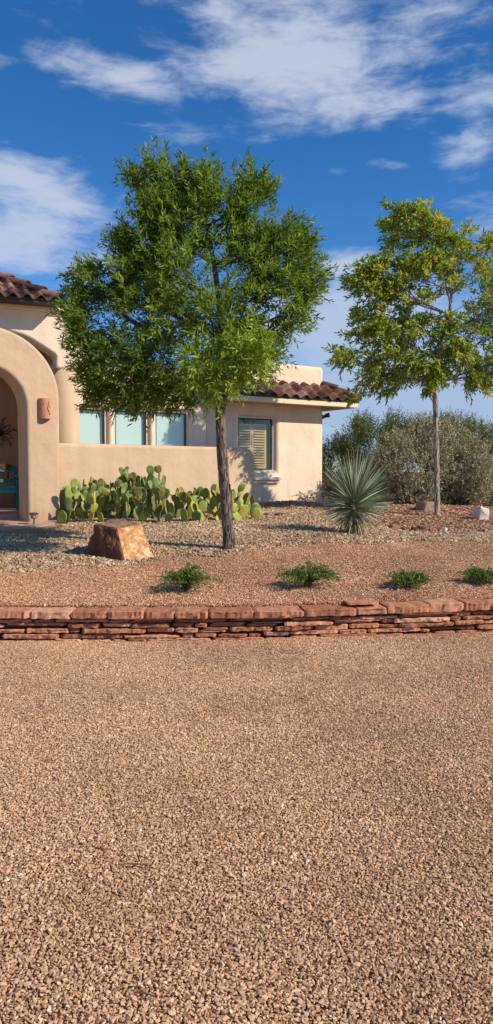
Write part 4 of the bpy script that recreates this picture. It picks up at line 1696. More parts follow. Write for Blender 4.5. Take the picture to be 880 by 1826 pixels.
tb1 = on_ground(410, 980)
tb1.z = tz(tb1.x, tb1.y)
tree1 = empty('shade_tree', tb1)
tag(tree1, 'tall dense green tree in front of the house windows', 'tree')
trk = [(410, 984), (407, 950), (404, 900), (399, 850), (396, 800), (394, 750), (394, 712), (395, 690)]
cpts1 = [(395, 690), (398, 650), (398, 600), (392, 540), (382, 470), (370, 400), (358, 330)]
tp = [at(x, y, D1) for x, y in trk]
tp[0].z = tb1.z - 0.1
ax1 = [at(x, y, D1) for x, y in cpts1]
ax1 = [p + Vector((0, 0.06 * math.sin(i * 1.7), 0)) for i, p in enumerate(ax1)]
fine = []
for i in range(len(tp) - 1):
    for q in range(8):
        fine.append(tp[i].lerp(tp[i + 1], q / 8))
fine.append(tp[-1])
nf = len(fine)
radii = [0.066 * (1 - 0.14 * i / nf) + (0.022 * math.exp(-i / 5)) + 0.012 * math.exp(-((i - nf + 6) / 5) ** 2) for i in range(nf)]
tk = MB()
tk.tube(fine, radii, 26, rough=0.16)
# loose bark plates
rs = random.Random(21)
for _ in range(130):
    i = rs.randint(3, nf - 4)
    an = rs.uniform(0, 6.28)
    r_ = radii[i] * rs.uniform(0.99, 1.05)
    c_ = fine[i] + Vector((math.cos(an) * r_, math.sin(an) * r_, 0))
    tn = Vector((-math.sin(an), math.cos(an), 0))
    on = Vector((math.cos(an), math.sin(an), 0))
    h_ = rs.uniform(0.05, 0.15)
    w_ = rs.uniform(0.008, 0.022)
    sk = tn * rs.uniform(-0.015, 0.015)
    tk.add([c_ - tn * w_, c_ + tn * w_, c_ + tn * w_ * 0.7 + Vector((0, 0, h_)) + on * 0.005 + sk, c_ - tn * w_ * 0.7 + Vector((0, 0, h_)) + on * 0.006 + sk,
            c_ - on * 0.012 - tn * w_, c_ - on * 0.012 + tn * w_, c_ - on * 0.006 + tn * w_ + Vector((0, 0, h_)), c_ - on * 0.006 - tn * w_ + Vector((0, 0, h_))],
           [(0, 1, 2, 3), (0, 4, 5, 1), (1, 5, 6, 2), (2, 6, 7, 3), (3, 7, 4, 0)])
tk.build('trunk', M['bark_dark'], tree1, smooth_=False)
lobes1 = [
    ([(212, 285), (245, 298), (262, 275), (300, 283), (345, 272), (378, 300), (398, 350), (395, 430), (330, 450), (260, 430), (240, 380), (250, 340), (222, 312)], 620, 0.8, 0.6),
    ([(412, 330), (440, 298), (494, 308), (494, 340), (478, 385), (470, 440), (410, 440), (404, 380)], 270, 0.8, 0.6),
    ([(480, 395), (538, 396), (566, 408), (558, 450), (590, 496), (578, 530), (556, 560), (548, 585), (500, 600), (455, 560), (450, 470)], 470, 0.8, 0.6),
    ([(205, 405), (245, 425), (260, 480), (240, 560), (190, 620), (130, 610), (108, 575), (98, 546), (116, 505), (148, 475), (178, 435)], 470, 0.9, 0.5),
    ([(120, 600), (180, 600), (260, 590), (330, 620), (352, 690), (338, 742), (300, 726), (268, 738), (238, 744), (200, 720), (150, 736), (140, 695), (140, 648), (112, 628)], 520, 0.8, 0.5),
    ([(260, 430), (330, 420), (420, 430), (470, 470), (480, 560), (450, 620), (380, 640), (300, 620), (240, 570)], 560, 1.0, 0.62),
    ([(360, 620), (440, 590), (510, 600), (505, 650), (465, 668), (428, 680), (395, 690), (368, 680), (345, 690)], 230, 1.0, 0.6),
]
pts1 = []


def shrink1(pg):                         # keep room for the twigs that grow past the points
    return [(374 + (x - 374) * 0.905, 505 + (y - 505) * 0.905 + 6) for x, y in pg]


for i, (pg, n_, df, db) in enumerate(lobes1):
    pts1 += crown_points(shrink1(pg), D1, int(n_ * (1.1 if i in (4, 5) else 0.85)), -0.10, 2.2, 40 + i, df, db)
lm = MB()
lm.tube(ax1, [0.078, 0.064, 0.05, 0.04, 0.03, 0.02, 0.01], 10)
branches(lm, ax1[0], ax1, pts1, 46, 0.07, 3)
# low forked side limb with a fresh stub
fk = [at(x, y, D1 - 0.05) for x, y in [(393, 745), (386, 718), (378, 700), (372, 672), (350, 640)]]
lm.tube(fk, [0.03, 0.03, 0.027, 0.02, 0.012], 8)
fk = [at(x, y, D1 - 0.06) for x, y in [(397, 735), (406, 700), (414, 680), (430, 640), (455, 600)]]
lm.tube(fk, [0.032, 0.026, 0.022, 0.016, 0.01], 8)
lm.build('limbs', M['twig'], tree1, smooth_=True)
V, T, a_p, b_p = sprays(pts1, at(372, 560, D1), 21, 0.25, 0.080, 0.0172, 0.40, 0.12, 0.75, 11)
V2, T2, _, _ = sprays(crown_points(shrink1(poly1), D1, 520, -0.08, 2.6, 8, 0.9, 0.6), at(372, 560, D1), 17, 0.22, 0.080, 0.0172, 0.45, 0.1, 0.75, 12, 0.06)
pr_ = crown_points([(370, 600), (470, 590), (475, 645), (440, 690), (395, 700), (340, 690), (330, 640)], D1 - 0.9, 200, -0.3, 1.5, 9, 0.4)
V3, T3, _, _ = sprays(pr_, at(400, 560, D1), 15, 0.26, 0.09, 0.021, 0.2, 0.12, 0.75, 13, 0.25)
quads_mesh('crown', M['leaf_ash'], np.concatenate([V, V2, V3]), np.concatenate([T, T2, T3]), tree1)

# right tree -----------------------------------------------------------
tb2 = on_ground(780, 920)
tb2.z = tz(tb2.x, tb2.y)
D2 = tb2.y
tree2 = empty('shade_tree', tb2)
tag(tree2, 'slender open tree with yellowing leaves on the mulch mound', 'tree')
trk2 = [(780, 922), (780, 900), (779, 850), (779, 800), (777, 750), (776, 700), (776, 680)]
tp = [at(x, y, D2) for x, y in trk2]
tp[0].z = tb2.z - 0.1
fine = []
for i in range(len(tp) - 1):
    for q in range(8):
        fine.append(tp[i].lerp(tp[i + 1], q / 8))
fine.append(tp[-1])
nf = len(fine)
MB().tube(fine, [0.052 * (1 - 0.22 * i / nf) + 0.022 * math.exp(-i / 4) for i in range(nf)], 20, rough=0.14).build('trunk', M['bark_pale'], tree2)
lobes = [
    ([(682, 372), (715, 378), (750, 382), (770, 400), (750, 440), (720, 450), (695, 440), (688, 412), (705, 398)], 190, 0.5),
    ([(755, 352), (778, 372), (800, 395), (806, 430), (780, 440), (760, 410)], 120, 0.6),
    ([(790, 395), (830, 410), (870, 432), (872, 455), (830, 455), (800, 445)], 120, 0.6),
    ([(620, 490), (655, 465), (700, 462), (750, 455), (800, 450), (830, 470), (815, 520), (760, 540), (690, 535), (640, 520)], 560, 0.7),
    ([(840, 465), (890, 450), (935, 490), (965, 560), (950, 620), (900, 640), (850, 620), (835, 560), (845, 510)], 420, 0.7),
    ([(640, 545), (700, 535), (760, 545), (810, 560), (840, 610), (800, 650), (740, 645), (680, 625), (645, 590)], 620, 0.75),
    ([(592, 628), (612, 590), (650, 592), (660, 625), (640, 645), (605, 645)], 60, 0.3),
    ([(640, 630), (690, 630), (740, 645), (735, 670), (705, 702), (660, 690), (645, 705), (625, 700), (655, 668)], 150, 0.5),
    ([(745, 645), (800, 640), (860, 630), (930, 640), (900, 668), (850, 692), (800, 672), (772, 690), (750, 668)], 300, 0.7),
]
pts2 = []
for i, (pg, n_, dp) in enumerate(lobes):
    pts2 += crown_points(pg, D2, int(n_ * 0.95), -0.08, 2.9, 20 + i, dp * 0.35, dp * 1.15)
lm = MB()
ax2 = [at(x, y, D2) for x, y in [(776, 680), (780, 640), (790, 600), (802, 560), (806, 520), (812, 480), (808, 430), (790, 390)]]
lm.tube(ax2, [0.05, 0.042, 0.036, 0.03, 0.025, 0.02, 0.013, 0.007], 10)
for pth, r_ in (([(804, 545), (796, 510), (790, 480), (775, 430)], 0.016), ([(806, 525), (830, 505), (860, 480)], 0.015), ([(800, 570), (830, 570), (850, 545), (880, 530)], 0.014),
                ([(786, 612), (760, 590), (720, 560), (690, 520)], 0.018), ([(778, 650), (740, 650), (690, 660), (660, 685), (645, 700)], 0.015), ([(778, 655), (810, 640), (850, 600)], 0.018),
                ([(720, 640), (680, 610), (640, 612), (605, 632)], 0.01), ([(815, 470), (830, 440), (845, 435)], 0.012), ([(776, 430), (740, 400), (700, 385)], 0.009)):
    p_ = [at(x, y, D2 + 0.15 * math.sin(x * 0.13)) for x, y in pth]
    lm.tube(p_, [r_ * (1 - 0.75 * i / (len(p_) - 1)) for i in range(len(p_))], 7)
branches(lm, ax2[0], ax2, pts2, 34, 0.04, 6, 0.005)
lm.build('limbs', M['bark_pale'], tree2, smooth_=True)
V, T, _, _ = sprays(pts2, at(785, 560, D2), 14, 0.19, 0.105, 0.030, 0.30, 0.42, 0.65, 31, 0.04, 0.34)
quads_mesh('crown', M['leaf_yellowing'], V, T, tree2)


# ------------------------------------------------------------------ shrubs behind
def shrub(name, label, lobes_, mat, leaf, count, seed, group=None, up=0.5, droop=0.0, twig=0.22, nleaf=12, stem_mat='twig', stems=22, thr=-0.25, cat='shrub'):
    r = random.Random(seed)
    c0 = lobes_[0]
    base = Vector((c0[0], c0[1], tz(c0[0], c0[1])))
    root = empty(name, base)
    tag(root, label, cat, group)
    pts = []
    tot = sum(l[3] * l[5] for l in lobes_)
    for (x, y, z, rx, ry, rz) in lobes_:
        k = int(count * rx * rz / tot)
        g = 0
        while k > 0 and g < 200000:
            g += 1
            d = Vector((r.gauss(0, 1), r.gauss(0, 1), r.gauss(0, 1))).normalized()
            q = r.uniform(0.25, 1) ** 0.45
            q *= 1 + 0.30 * mnoise.noise(d * 3.2 + Vector((seed, x, y)))
            p = Vector((x + d.x * rx * q, y + d.y * ry * q, z + d.z * rz * q))
            if p.z < tz(p.x, p.y) + 0.06 or mnoise.noise(p * 2.3) < thr:
                continue
            pts.append(p)
            k -= 1
    sm = MB()
    for _ in range(stems):
        p = base.lerp(r.choice(pts), 0.8)
        b0 = base + Vector((r.uniform(-.25, .25), r.uniform(-.2, .2), -0.03))
        sm.tube(bez(b0, b0.lerp(p, 0.5) + Vector((0, 0, 0.1)), p, 5), [0.025, 0.02, 0.015, 0.011, 0.007, 0.004], 5)
    sm.build('stems', M[stem_mat], root)
    V, T, _, _ = sprays(pts, base + Vector((0, 0, 0.2)), nleaf, twig, leaf[0], leaf[1], up, droop, 0.8, seed)
    quads_mesh('foliage', M[mat], V, T, root)
    return root


def L_(px, py, d, rxp, rzp, ry):
    p = at(px, py, d)
    return (p.x, p.y, p.z, rxp / F * d, ry, rzp / F * d)


shrub('sage_shrub', 'big rounded grey sage shrub directly behind the slender tree', [L_(735, 838, 16.3, 78, 68, 0.8), L_(770, 800, 16.5, 70, 48, 0.7), L_(690, 850, 16.4, 34, 50, 0.5)], 'leaf_sage', (0.05, 0.022), 2300, 51, up=0.6, twig=0.17, stems=30)
shrub('sage_shrub', 'silvery grey sage shrub right of the slender tree beside the white rock', [L_(825, 838, 16.8, 56, 58, 0.75), L_(845, 860, 16.5, 36, 40, 0.6)], 'leaf_sage', (0.05, 0.022), 1600, 52, up=0.6, twig=0.17, stems=24)
shrub('olive_shrub', 'dense olive green shrub beside the wing corner behind the yucca', [L_(604, 845, 19.5, 48, 62, 0.8), L_(640, 862, 19.2, 36, 50, 0.7)], 'leaf_olive', (0.05, 0.02), 2200, 53, up=0.5, twig=0.14, stems=14)
shrub('mesquite_bush', 'tall feathery green bush rising behind the olive shrub', [L_(660, 815, 19, 62, 56, 0.9), L_(700, 790, 19.4, 30, 42, 0.6), L_(648, 775, 19.2, 26, 24, 0.5)], 'leaf_mesquite', (0.065, 0.018), 2000, 54, up=0.9, twig=0.34, stems=20, thr=-0.15)
shrub('mesquite_bush', 'yellowish green feathery bush showing above the big grey sage', [L_(790, 800, 18.8, 62, 50, 0.9), L_(745, 790, 19, 34, 34, 0.7), L_(830, 792, 19, 30, 36, 0.6)], 'leaf_olive', (0.065, 0.018), 2000, 55, up=0.9, twig=0.34, stems=20, thr=-0.15)
shrub('mesquite_bush', 'dark green bush at the right edge behind the white rock', [L_(895, 835, 18.5, 52, 62, 0.9), L_(872, 800, 19, 26, 36, 0.6), L_(930, 830, 18.5, 50, 56, 0.8)], 'leaf_mesquite', (0.065, 0.018), 2000, 56, up=0.8, twig=0.3, stems=18, thr=-0.2)
shrub('mesquite_bush', 'low dark bush in the gap between yucca and grey sage', [L_(655, 870, 18, 44, 34, 0.6), L_(700, 880, 18, 44, 28, 0.6)], 'leaf_mesquite', (0.05, 0.014), 700, 57, up=0.5, twig=0.2, stems=14)
shrub('mesquite_bush', 'low dark bush in the gap behind the grey sages', [L_(800, 875, 18.4, 60, 40, 0.6), L_(870, 880, 18, 40, 30, 0.6)], 'leaf_mesquite', (0.05, 0.014), 900, 58, up=0.5, twig=0.2, stems=14)

# ------------------------------------------------------------------ yucca
yb_ = on_ground(632, 953)
yb_.z = tz(yb_.x, yb_.y)
yuc = empty('yucca', yb_)
tag(yuc, 'spherical blue-green spiky yucca with dry thatch skirt on the gravel', 'yucca')
hub = yb_ + Vector((0, 0, 0.37))
r = np.random.default_rng(61)
nb = 520
Vv, Tt = [], []
for i in range(nb):
    cz = r.uniform(-0.16, 1.0) if i % 10 else r.uniform(-0.6, -0.16)
    sxy = math.sqrt(max(0, 1 - cz * cz))
    a = r.uniform(0, 2 * math.pi)
    d = np.array([sxy * math.cos(a), sxy * math.sin(a), cz])
    L = (0.47 + 0.26 * max(cz, 0) ** 1.3) * r.uniform(0.88, 1.07)
    w = r.uniform(0.013, 0.019)
    s = np.cross(d, r.normal(size=3))
    s /= np.linalg.norm(s)
    nn_ = np.cross(s, d)
    b0 = np.array(hub) + np.array([0, 0, 0.10 * cz]) + d * 0.05
    dr = (-0.05 - 0.10 * r.random() ** 3) * sxy * L
    p1 = b0 + d * L * 0.45
    tipp = b0 + d * L + np.array([0, 0, dr])
    Vv.append([b0 + s * w * 0.4, p1 + s * w * 0.5 + nn_ * w * 0.3, p1 - s * w * 0.5 + nn_ * w * 0.3, b0 - s * w * 0.4])
    Vv.append([p1 + s * w * 0.5 + nn_ * w * 0.3, tipp + s * 0.0015, tipp - s * 0.0015, p1 - s * w * 0.5 + nn_ * w * 0.3])
    t = r.uniform(0.1, 0.8) if cz > -0.18 else r.uniform(0.5, 1.0)
    if r.random() < 0.06:
        t = 0.95
    Tt += [t, t]
quads_mesh('leaves', M['yucca'], np.array(Vv), np.array(Tt), yuc)
MB().tube([yb_ + Vector((0, 0, z_)) for z_ in (-0.05, 0.05, 0.15, 0.25, 0.36)], [0.09, 0.085, 0.08, 0.07, 0.05], 14, tint=0.2).build('trunk', M['thatch'], yuc)
Vv, Tt = [], []
for i in range(260):
    a = r.uniform(0, 2 * math.pi)
    d = np.array([math.cos(a), math.sin(a), 0])
    rad_ = r.uniform(0.06, 0.13)
    z0_ = r.uniform(0.16, 0.36)
    fl_ = r.uniform(0.0, 0.05) + (0.20 * r.random() if r.random() < 0.22 else 0)
    p0 = np.array(yb_) + d * 0.055 + np.array([0, 0, z0_])
    p1 = np.array(yb_) + d * (rad_ + fl_ * 0.6) + np.array([0, 0, z0_ * 0.62])
    p2 = np.array(yb_) + d * (rad_ + fl_) + np.array([0, 0, max(0.01, z0_ - r.uniform(0.2, 0.36))])
    s = np.array([-d[1], d[0], 0]) * r.uniform(0.005, 0.011)
    Vv += [[p0 + s, p1 + s, p1 - s, p0 - s], [p1 + s, p2 + s * 0.3, p2 - s * 0.3, p1 - s]]
    t = r.uniform(0, 1)
    Tt += [t, t]
quads_mesh('thatch_skirt', M['thatch'], np.array(Vv), np.array(Tt), yuc)


# ------------------------------------------------------------------ prickly pears
def pad_mesh(name, w, h, th, seed, mat):
    r_ = random.Random(seed)
    nu, nv = 16, 9
    V, Fc = [], []
    pw = r_.uniform(0.62, 0.85)
    bend = r_.uniform(-0.02, 0.02)
    for i in range(nv + 1):
        t = i / nv
        z = h * (0.5 - 0.5 * math.cos(math.pi * t))
        prof_ = math.sin(math.pi * t) ** 0.8 * (pw + (1 - pw) * t) if 0 < t < 1 else (0.16 if t == 0 else 0.0)
        for k in range(nu):
            a = 2 * math.pi * k / nu
            x = 0.5 * w * prof_ * math.cos(a)
            e = max(prof_, 0) ** 0.5
            y = 0.5 * th * e * math.copysign(abs(math.sin(a)) ** 0.75, math.sin(a)) + bend * math.sin(math.pi * t) + 0.004 * mnoise.noise(Vector((x * 18, z * 18, seed)))
            V.append((x, y, z))
    for i in range(nv):
        for k in range(nu):
            k2 = (k + 1) % nu
            Fc.append((i * nu + k, i * nu + k2, (i + 1) * nu + k2, (i + 1) * nu + k))
    Fc.append(tuple(reversed(range(nu))))
    Fc.append(tuple(nv * nu + k for k in range(nu)))
    m = bpy.data.meshes.new(name)
    m.from_pydata(V, [], Fc)
    m.polygons.foreach_set('use_smooth', [True] * len(Fc))
    m.materials.append(mat)
    return m


PADS = [[pad_mesh('pad', 0.178 * s_, 0.215 * s_ * e_, 0.026, 100 + i * 10 + j, mt) for j, (s_, e_) in enumerate(((1, 1), (0.92, 1.18), (1.12, 0.95)))] for i, mt in enumerate(PADM)]
PADW = [5, 5, 3, 4, 2, 5]


def cactus(label, spots, seed, tones):
    """spots = (pixel x, pixel y of foot, top pixel y, distance shift)"""
    r_ = random.Random(seed)
    f0 = on_ground(spots[len(spots) // 2][0], spots[len(spots) // 2][1])
    root = empty('prickly_pear', f0)
    tag(root, label, 'cactus', None)
    inv = parent_matrix(root).inverted()
    cnt = [0]
    quota = [0]

    def place(p, yaw, pitch, roll, sc, tone):
        ms = PADS[tone]
        o = bpy.data.objects.new('pad', r_.choice(ms))
        C.objects.link(o)
        o.parent = root
        o.matrix_parent_inverse = inv
        o.location = p
        o.rotation_euler = (pitch, roll, yaw)
        o.scale = (sc * r_.uniform(0.9, 1.1), sc, sc)
        cnt[0] += 1
        return o

    def grow(p, zmax, sc, lean, level):
        if cnt[0] >= 98 or quota[0] <= 0:
            return
        quota[0] -= 1
        yaw = r_.gauss(0.25, 1.0)
        roll = lean + r_.gauss(0, 0.25)
        pitch = r_.gauss(0.0, 0.3)
        tone = r_.choices(range(6), tones)[0]
        place(p, yaw, pitch, roll, sc, tone)
        hgt = 0.20 * sc
        rm = Matrix.Rotation(yaw, 3, 'Z') @ Matrix.Rotation(roll, 3, 'Y') @ Matrix.Rotation(pitch, 3, 'X')
        top = p + rm @ Vector((0, 0, hgt * 0.94))
        room = (zmax - top.z)
        if room > 0.06 and level < 6:
            kids = r_.choices([1, 2, 3], [4, 5, 1])[0] if level < 3 else r_.choices([1, 2], [3, 2])[0]
            for q in range(kids):
                sidev = (q - (kids - 1) / 2) / max(1, kids) * 1.1
                st_ = p + rm @ Vector((0.05 * sc * sidev * 2.2, r_.uniform(-0.005, 0.005), hgt * (0.95 - 0.16 * abs(sidev))))
                queue.append((st_, zmax - r_.uniform(0, 0.12) * (q > 0), sc * r_.uniform(0.8, 1.02), lean * 0.4 + sidev * 0.75, level + 1))
    queue = []
    for (px, py, ty, dd) in spots:
        quota[0] = max(4, 110 // len(spots))
        g = on_ground(px, py)
        g = Vector((g.x, g.y + dd, 0))
        g.z = tz(g.x, g.y) - 0.02
        zt = at(px, ty, g.y).z
        queue.append((g, zt, r_.uniform(0.85, 1.1), r_.gauss(0, 0.2), 0))
        while queue:
            grow(*queue.pop(0))
    return root


def rows(x0, x1, step, prof, foot, seed):
    """spots along the foot line; prof = surveyed outline of the plant's top"""
    r_ = random.Random(seed)
    out = []
    for k, (dy, low, dd) in enumerate(((-1.0, 0, 0.35), (1.0, 8, 0.1), (4.0, 30, -0.12))):
        x = x0 + k * step * 0.3
        while x < x1:
            top = np.interp(x, [p[0] for p in prof], [p[1] for p in prof]) + low + r_.uniform(-12, 8)
            out.append((x, foot(x) + dy, top, dd))
            x += step * r_.uniform(0.6, 1.4) * (1 + 0.45 * k)
    return out


PA = [(90, 884), (104, 892), (120, 888), (128, 862), (150, 862), (170, 852), (185, 862), (200, 866), (212, 846), (222, 828), (234, 838), (252, 846), (270, 840), (286, 852), (300, 858), (318, 880), (335, 888), (350, 884), (365, 886), (380, 868), (392, 876), (420, 878), (434, 874), (450, 888), (468, 904)]
for lab, xa, xb, sd_, tn in (('prickly pear nearest the portal pillar with one lone pad leaning left', 102, 150, 5, [5, 5, 3, 3, 1, 3]),
                             ('prickly pear with lime yellow pads directly behind the boulder', 156, 200, 6, [4, 6, 4, 3, 2, 3]),
                             ('tallest prickly pear with one dark pad rising above the others', 205, 250, 8, [5, 4, 2, 6, 2, 6]),
                             ('broad prickly pear with olive and grey-green pads, right of the tallest', 256, 316, 9, [6, 3, 1, 6, 2, 6]),
                             ('low yellow-green prickly pear just left of the green tree trunk', 324, 388, 12, [4, 6, 6, 4, 2, 4]),
                             ('low yellowish prickly pear at the rounded end of the courtyard wall', 398, 466, 13, [3, 5, 7, 3, 4, 3])):
    cactus(lab, rows(xa, xb, 10.5, PA, lambda x: 926 - max(0, 0.03 * (x - 300)), sd_), sd_, tn)


# ------------------------------------------------------------------ low plants behind the wall
def sprig_plant(px, py, wpx, hpx, label, seed, group):
    r_ = np.random.default_rng(seed)
    g = on_ground(px, py)
    g.z = tz(g.x, g.y)
    root = empty('young_shrub', g)
    tag(root, label, 'shrub', group)
    W_, H_2 = wpx / F * g.y, hpx / F * g.y
    sm = MB()
    P_, D_, L2, W2, T_ = [], [], [], [], []
    for i in range(64):
        a = r_.uniform(0, 6.28)
        q = r_.uniform(0.25, 1)
        end = Vector((g.x + math.cos(a) * W_ * 0.5 * q, g.y + math.sin(a) * W_ * 0.38 * q, 0))
        end.z = tz(end.x, end.y) + H_2 * r_.uniform(0.35, 1.0) * (1.05 - 0.55 * q)
        path = bez(g, g.lerp(end, 0.45) + Vector((0, 0, H_2 * 0.5)), end, 6)
        sm.tube(path, [0.004, 0.0035, 0.003, 0.0028, 0.0025, 0.002, 0.0015], 4)
        for k in range(2, 7):
            for _ in range(8):
                P_.append(np.array(path[k]) + r_.normal(0, 0.012, 3))
                dv = r_.normal(0, 0.8, 3) + np.array([0, 0, 0.35])
                D_.append(dv)
                L2.append(r_.uniform(0.022, 0.042))
                W2.append(r_.uniform(0.008, 0.014))
                T_.append(np.clip(0.25 + 0.5 * r_.random() + 0.25 * (k / 6), 0, 1))
    sm.build('stems', M['dry_stem'], root)
    quads_mesh('foliage', M['leaf_low'], leaf_quads(np.array(P_), np.array(D_), np.array(L2), np.array(W2)), np.array(T_), root)
    return root


GR = 'young green shrubs in a row behind the stone wall'
sprig_plant(333, 1056, 138, 54, 'young green shrub below the boulder, widest of the row', 71, GR)
sprig_plant(549, 1048, 130, 50, 'young green shrub below the yucca in the gravel bed', 72, GR)
sprig_plant(728, 1049, 94, 38, 'smallest young green shrub in the gravel bed behind the wall', 73, GR)
sprig_plant(862, 1041, 98, 32, 'young green shrub with a long arching dry stem at right edge', 74, GR)
g = on_ground(838, 1034)
st_ = MB()
st_.tube(bez(g, at(850, 1000, g.y), at(885, 1030, g.y), 10), 0.0035, 5)
kid = [o for o in bpy.data.objects if o.get('label', '').startswith('young green shrub with a long')][0]
st_.build('dry_stem', M['dry_stem'], kid)

# sparse plant against the wing wall
g = on_ground(548, 905)
g = Vector((g.x, WING.w(0, 0, -0.5).y - 0.75, 0))
g = Vector((at(548, 905, 16.2).x, 16.2, 0))
g.z = tz(g.x, g.y)
pr2 = empty('wispy_plant', g)
tag(pr2, 'small wispy plant with arching leafy stems by the wing wall', 'plant')
r = np.random.default_rng(81)
sm = MB()
P_, D_, L2, W2, T_ = [], [], [], [], []
for ex, ey in ((523, 884), (535, 880), (552, 876), (566, 880), (540, 893), (560, 890), (548, 886), (530, 893), (556, 899), (542, 900)):
    e = at(ex, ey, 16.2 + r.uniform(-.2, .2))
    path = bez(g, g.lerp(e, 0.55) + Vector((0, 0, 0.14)), e, 8)
    sm.tube(path, 0.0045, 4)
    for k in range(3, 9):
        for sgn in (-1, 1):
            P_.append(np.array(path[k]))
            D_.append(np.array([sgn * 0.35 + 0.6 * (e.x - g.x), r.normal(0, 0.5), 0.05 + r.normal(0, 0.25)]))
            L2.append(r.uniform(0.05, 0.09))
            W2.append(r.uniform(0.012, 0.02))
            T_.append(r.uniform(0.1, 0.8))
sm.build('stems', M['dry_stem'], pr2)
quads_mesh('foliage', M['leaf_low'], leaf_quads(np.array(P_), np.array(D_), np.array(L2), np.array(W2)), np.array(T_), pr2)


# ------------------------------------------------------------------ boulders and rocks
def hull_rock(name, pts, mats, pick, label, cat, seed, amp=0.015, cuts=4, group=None, nsc=6.0):
    bm = bmesh.new()
    for p in pts:
        bm.verts.new(p)
    bmesh.ops.convex_hull(bm, input=bm.verts)
    bmesh.ops.dissolve_limit(bm, angle_limit=R(6), verts=bm.verts, edges=bm.edges)
    bmesh.ops.triangulate(bm, faces=bm.faces)
    bmesh.ops.recalc_face_normals(bm, faces=bm.faces)
    bmesh.ops.dissolve_limit(bm, angle_limit=R(14), verts=bm.verts, edges=bm.edges)
    bmesh.ops.bevel(bm, geom=bm.edges[:], offset=0.012, segments=1, affect='EDGES', profile=0.5, clamp_overlap=True)
    bm.normal_update()
    for f in bm.faces:
        f.material_index = pick(f.normal)
    bmesh.ops.triangulate(bm, faces=bm.faces)
    for _ in range(cuts):
        long = [e for e in bm.edges if e.calc_length() > 0.045]
        if not long:
            break
        bmesh.ops.subdivide_edges(bm, edges=long, cuts=1, use_grid_fill=True)
        bmesh.ops.triangulate(bm, faces=bm.faces)
    bm.normal_update()
    for v in bm.verts:
        q = Vector(v.co)
        d = mnoise.noise(q * nsc + Vector((seed, 0, 0))) + 0.5 * mnoise.noise(q * nsc * 2.7 + Vector((0, seed, 0))) + 0.3 * mnoise.noise(q * nsc * 7)
        v.co += v.normal * d * amp
    m = bpy.data.meshes.new(name)
    c = sum((Vector(p) for p in pts), Vector()) / len(pts)
    bmesh.ops.translate(bm, verts=bm.verts, vec=-c)
    bm.to_mesh(m)
    bm.free()
    o = link(name, m, None, mats)
    o.location = c
    tag(o, label, cat, group)
    return o


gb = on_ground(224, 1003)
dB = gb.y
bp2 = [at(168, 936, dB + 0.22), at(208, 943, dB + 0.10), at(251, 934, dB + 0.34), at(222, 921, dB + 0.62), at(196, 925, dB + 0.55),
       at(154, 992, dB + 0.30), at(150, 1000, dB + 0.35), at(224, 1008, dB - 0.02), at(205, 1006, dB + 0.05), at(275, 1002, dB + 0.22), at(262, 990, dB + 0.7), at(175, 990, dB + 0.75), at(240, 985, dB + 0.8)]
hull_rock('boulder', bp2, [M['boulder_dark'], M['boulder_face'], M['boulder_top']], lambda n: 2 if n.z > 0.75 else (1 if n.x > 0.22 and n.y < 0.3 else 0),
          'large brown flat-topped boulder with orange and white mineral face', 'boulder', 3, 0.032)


def box_rock(px, py, w, h, dpt, label, mat, seed, yaw=0.3, name='rock', skew=0.4, amp=0.016, group=None):
    g_ = on_ground(px, py)
    s_ = g_.y / F
    r_ = random.Random(seed)
    W_, H_2 = w * s_, h * s_
    pts = []
    for sx in (-1, 1):
        for sy in (-1, 1):
            for sz in (0, 1):
                v = Vector((sx * W_ / 2 * (1 - skew * sz * r_.random()), sy * dpt / 2, sz * H_2 * r_.uniform(0.82, 1.05) - (0 if sz else 0.05)))
                v = Matrix.Rotation(yaw, 3, 'Z') @ v
                pts.append(Vector((g_.x, g_.y + dpt * 0.5, tz(g_.x, g_.y))) + v + Vector((r_.uniform(-.02, .02), r_.uniform(-.02, .02), 0)))
    for _ in range(7):
        v = Vector((r_.uniform(-.6, .6) * W_, r_.uniform(-.55, .55) * dpt, r_.uniform(0.05, 0.95) * H_2))
        v = Matrix.Rotation(yaw, 3, 'Z') @ v
        pts.append(Vector((g_.x, g_.y + dpt * 0.5, tz(g_.x, g_.y))) + v)
    return hull_rock(name, pts, [mat], lambda n: 0, label, 'rock', seed, amp)


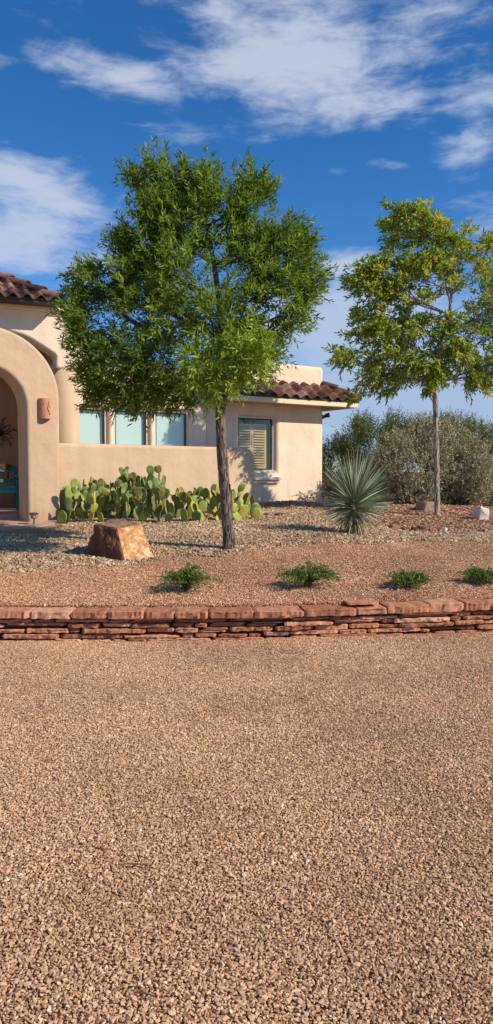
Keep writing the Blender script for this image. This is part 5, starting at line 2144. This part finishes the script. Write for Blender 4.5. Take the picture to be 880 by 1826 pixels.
box_rock(766, 912, 36, 17, 0.30, 'squarish tan rock just behind the slender trunk', M['grey_rock'], 91, 0.35)
box_rock(862, 928, 24, 24, 0.22, 'upright white rock on the mulch at the right edge', M['white_rock'], 92, 0.2)
box_rock(876, 926, 12, 17, 0.25, 'reddish rock partly hidden by the white rock', M['red_rock'], 93, 0.2)
for i, (px, py, w, h, mt, lb) in enumerate([(742, 948, 15, 8, 'dark_rock', 'dark stone at the mulch edge, left one of the dark pair'), (753, 947, 13, 9, 'dark_rock', 'darkest stone at the mulch edge, right one of the pair'),
                                             (701, 943, 9, 9, 'red_rock', 'small red-brown stone near the yucca at the mulch edge'), (721, 946, 14, 6, 'dark_rock', 'flat dark stone on the mulch edge nearest the yucca'),
                                             (793, 948, 12, 7, 'white_rock', 'small white stone at the mulch edge below the trunk'), (864, 949, 16, 6, 'grey_rock', 'flat tan stone at the mulch edge below the white rock'),
                                             (497, 921, 16, 6, 'dark_rock', 'dark stone edging the mulch by the wing wall'), (476, 920, 18, 5, 'dark_rock', 'flat dark stone between cactus and wing wall')]):
    box_rock(px, py, w, h, 0.09, lb, M[mt], 100 + i, 0.2 * i, 'stone', 0.3, 0.008)

# fallen twigs on the gravel
for i, (px, py, x2, y2, lb) in enumerate([(235, 1783, 282, 1795, 'short dark twig lying on the nearest gravel'), (205, 1550, 268, 1553, 'thin straight twig on the gravel halfway to the wall'), (70, 1362, 98, 1364, 'short brown twig on the gravel at the left'), (610, 1020, 660, 1030, 'thin curved dry stem on the bed between two shrubs')]):
    a = on_ground(px, py)
    b = on_ground(x2, y2)
    a.z, b.z = tz(a.x, a.y) + 0.014, tz(b.x, b.y) + 0.018
    md = a.lerp(b, 0.5) + Vector((0.01, 0.012, 0.006))
    tw = MB()
    tw.tube(bez(a, md, b, 8), [0.0015, 0.002, 0.0025, 0.003, 0.003, 0.0025, 0.002, 0.0016, 0.001], 7, rough=0.3)
    o = tw.build('twig', M['dry_stem'])
    tag(o, lb, 'twig')
